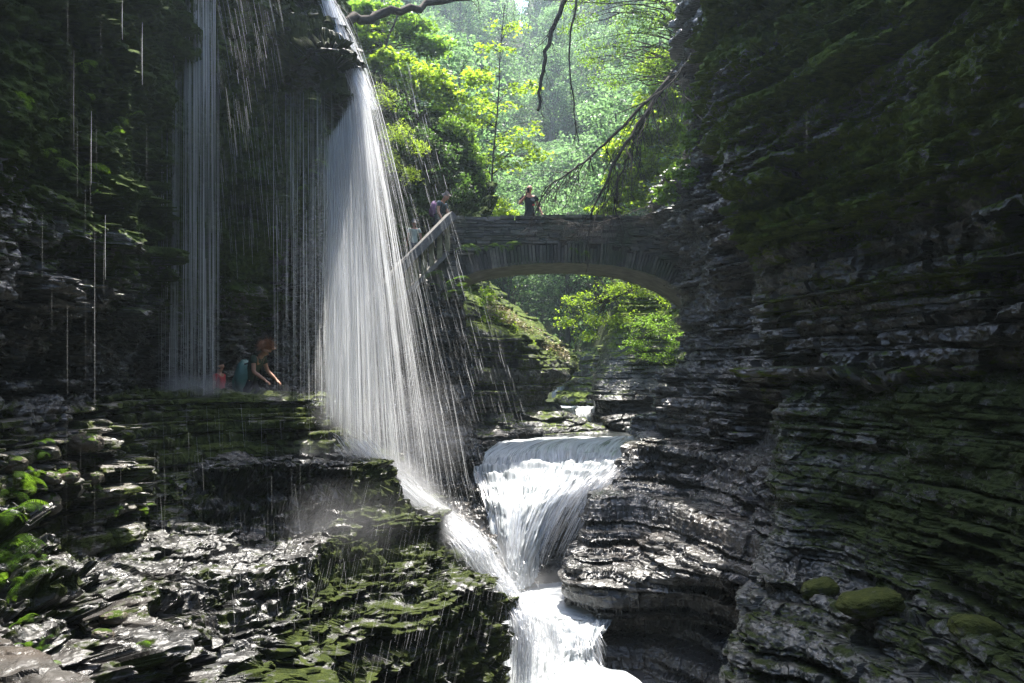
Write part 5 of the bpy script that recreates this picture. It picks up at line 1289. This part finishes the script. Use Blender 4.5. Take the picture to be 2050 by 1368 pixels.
# ------------------------------------------------------------------ spray hanging where the water lands
def mist_mat(name, dens, aniso=.35):
    t = NT(name); o = (t.n('TexCoord'), 'Object')
    ln = t.n('VectorMath', operation='LENGTH', i={0: o})
    f = t.math('SUBTRACT', 1.0, (ln, 'Value'), clamp=True)
    f = t.math('POWER', f, 1.6)
    nz = t.noise((t.n('NewGeometry'), 'Position'), 1.5, 3, .55)
    f = t.math('MULTIPLY', f, t.ramp(nz, [(.3, .15), (.65, 1.5)]))
    f = t.math('MULTIPLY', f, dens)
    return t.done(None, t.n('VolumePrincipled', i={'Color': (.93, .95, 1, 1), 'Density': f, 'Anisotropy': aniso}))
M['mist'] = mist_mat('water_spray', 1.0)
M['mist2'] = mist_mat('dense_water_spray', 2.6)
M['mist3'] = mist_mat('thin_water_spray', .38)
for px, py, Y, rx, ry, rz, mt, rot in (
    (385, 776, 13.1, .75, .6, .30, 'mist2', 0), (500, 790, 14.0, 1.3, .6, .30, 'mist', 0), (725, 330, 13.5, .75, .6, 2.2, 'mist3', -.10), (735, 650, 13.5, 1.1, .6, 2.6, 'mist3', -.12), (830, 860, 13.9, 1.3, .8, 1.4, 'mist3', -.2), (650, 1060, 10.8, 1.6, .7, .8, 'mist3', -.2), (690, 830, 13.4, .75, .6, .50, 'mist', .3),
    (790, 960, 13.1, 1.35, .7, .55, 'mist2', .62), (900, 1050, 12.8, 1.3, .7, .5, 'mist2', .75), (1000, 1180, 12.3, 1.1, .6, .5, 'mist', .9), (1060, 1310, 12.4, .8, .6, .8, 'mist', 0),
    (1010, 1120, 16.2, .8, .7, .8, 'mist', 0), (1075, 1165, 15.8, 1.1, .7, .32, 'mist', 0),
    (700, 930, 12.9, 1.5, .7, .5, 'mist', .1), (430, 1150, 9.6, .8, .4, .4, 'mist', -.3)):
    bm = bmesh.new(); bmesh.ops.create_icosphere(bm, subdivisions=3, radius=1.0)
    me = bpy.data.meshes.new('mist'); bm.to_mesh(me); bm.free(); me.materials.append(M[mt])
    o = bpy.data.objects.new('mist', me); C.objects.link(o); o.location = tuple(P(px, py, Y)); o.scale = (rx, ry, rz); o.rotation_euler = (0, rot, 0)
    props(o, 'bright spray drifting where falling water hits the rock', 'mist', 'spray at the feet of the falls', 'stuff')
# ------------------------------------------------------------------ loose stones lying on the ledges
M['loose'] = rock_mat('loose_stone', c1=(.035, .03, .024), c2=(.09, .075, .055), c3=(.16, .13, .09), moss=.08, mf=7, rough=.35, side=.6, brown=.9)
M['mstone'] = rock_mat('mossy_stone', c1=(.04, .04, .03), c2=(.09, .09, .065), c3=(.15, .15, .11), moss=.34, mf=6, rough=.4, side=.8, brown=.3, mc=((.05, .06, .015), (.11, .12, .03)))
def boulder(label, px, py, Yg, wpx, hpx, seed, mat='loose', group=None, dmm=.75, name='boulder'):
    h = hit(px, py); p = P(px, py, Yg)
    if h is not None and abs(h[0].y - Yg) < 3.5: p = np.array(h[0]) * .99
    w_ = wpx / F * p[1] / 2; hh = hpx / F * p[1] / 2
    bm = bmesh.new(); bmesh.ops.create_icosphere(bm, subdivisions=5, radius=1.0)
    v = np.array([q.co[:] for q in bm.verts]); g = np.random.default_rng(seed)
    v = np.sign(v) * np.abs(v) ** .72; v /= np.abs(v).max(0)
    d = 1 + .45 * fbm(v[:, 0] * 1.2 + seed, v[:, 1] * 1.2, v[:, 2] * 1.2, 4, seed) + .12 * fbm(v[:, 0] * 5, v[:, 1] * 5, v[:, 2] * 9, 3, seed)
    v = v * d[:, None] * np.array([w_, w_ * dmm, hh])
    a = g.uniform(-.25, .25); v[:, 0], v[:, 2] = v[:, 0] * math.cos(a) - v[:, 2] * math.sin(a), v[:, 0] * math.sin(a) + v[:, 2] * math.cos(a)
    for q, c in zip(bm.verts, v): q.co = c
    me = bpy.data.meshes.new(name); bm.to_mesh(me); bm.free(); me.materials.append(M[mat])
    me.polygons.foreach_set('use_smooth', [True] * len(me.polygons))
    o = bpy.data.objects.new(name, me); C.objects.link(o); o.location = tuple(p); props(o, label, 'boulder', group)
for b_ in (
    ('brown rounded boulder in the ledge wall just above the left fern', 88, 1008, 7.2, 62, 46, 1, 'loose'),
    ('pale slab shaped boulder at the left margin in the ledge wall', 22, 930, 7.7, 58, 34, 2, 'loose'),
    ('small round stone, leftmost of three rounded stones in a row in the ledge wall', 104, 958, 7.9, 36, 26, 3, 'loose'),
    ('middle rounded stone of three in a row in the ledge wall', 140, 956, 8.6, 38, 26, 4, 'loose'),
    ('rightmost rounded stone of three in a row in the ledge wall', 186, 957, 9.2, 40, 26, 5, 'loose'),
    ('wide round boulder in the upper left ledge wall below the path', 170, 888, 9.4, 64, 38, 6, 'loose'),
    ('flat grey stone balanced on the wet slabs at lower left', 226, 1238, 6.9, 50, 24, 7, 'loose'),
    ('squat dark stone under the flat grey stone on the lower left slabs', 205, 1278, 6.6, 44, 34, 8, 'loose'),
    ('long mossy boulder lodged on the shelf of the lower right cliff', 1745, 1205, 8.8, 118, 46, 9, 'mstone'),
    ('rounded mossy boulder left of the long one on the right cliff shelf', 1640, 1180, 9.6, 70, 40, 10, 'mstone'),
    ('pointed olive boulder on the shelf near the lower right corner', 1955, 1262, 7.5, 96, 56, 11, 'mstone'),
): boulder(*b_)
SUN_EL, SUN_AZ, SKY, SUN, EXPO, HAZE = 70, 8, .15, 3.8, 2.3, .0008
SUN_EL, SUN_AZ, SKY, SUN, EXPO, HAZE = 70, 8, .15, 3.8, 2.3, .0008
# ------------------------------------------------------------------ camera, sun, sky
cam = bpy.data.objects.new('camera', bpy.data.cameras.new('camera')); C.objects.link(cam)
cam.location = (0, 0, 0); cam.rotation_euler = (R(90), 0, 0)
cam.data.sensor_width = 36; cam.data.lens = F / 2050 * 36; cam.data.shift_y = (HY - 684) / 2050
cam.data.clip_end = 2000; cam.data.clip_start = .05
sc.camera = cam
EL, AZ = SUN_EL, SUN_AZ     # azimuth measured from straight ahead, to the right
w = bpy.data.worlds.new('World'); sc.world = w; w.use_nodes = True
nt = w.node_tree
sky = nt.nodes.new('ShaderNodeTexSky'); sky.sky_type = 'NISHITA'; sky.sun_disc = False
sky.sun_elevation = R(EL); sky.sun_rotation = R(AZ); sky.dust_density = 2.0; sky.air_density = 1.2
nt.links.new(sky.outputs[0], nt.nodes['Background'].inputs[0]); nt.nodes['Background'].inputs[1].default_value = SKY
ld = bpy.data.lights.new('sun', 'SUN'); ld.energy = SUN; ld.angle = R(.6); ld.color = (1, .95, .86)
lo = bpy.data.objects.new('sun', ld); C.objects.link(lo)
d = np.array([math.sin(R(AZ)) * math.cos(R(EL)), math.cos(R(AZ)) * math.cos(R(EL)), math.sin(R(EL))])
from mathutils import Vector
lo.rotation_euler = Vector(d).to_track_quat('Z', 'Y').to_euler()
sc.view_settings.view_transform = 'Standard'; sc.view_settings.look = 'None'
sc.view_settings.exposure = EXPO; sc.view_settings.gamma = 1
sc.cycles.max_bounces = 8; sc.cycles.diffuse_bounces = 3; sc.cycles.glossy_bounces = 3; sc.cycles.transmission_bounces = 4
sc.cycles.transparent_max_bounces = 24; sc.cycles.volume_bounces = 0
sc.cycles.caustics_reflective = False; sc.cycles.caustics_refractive = False
sc.cycles.sample_clamp_indirect = 4
sc.cycles.denoising_prefilter = "NONE"
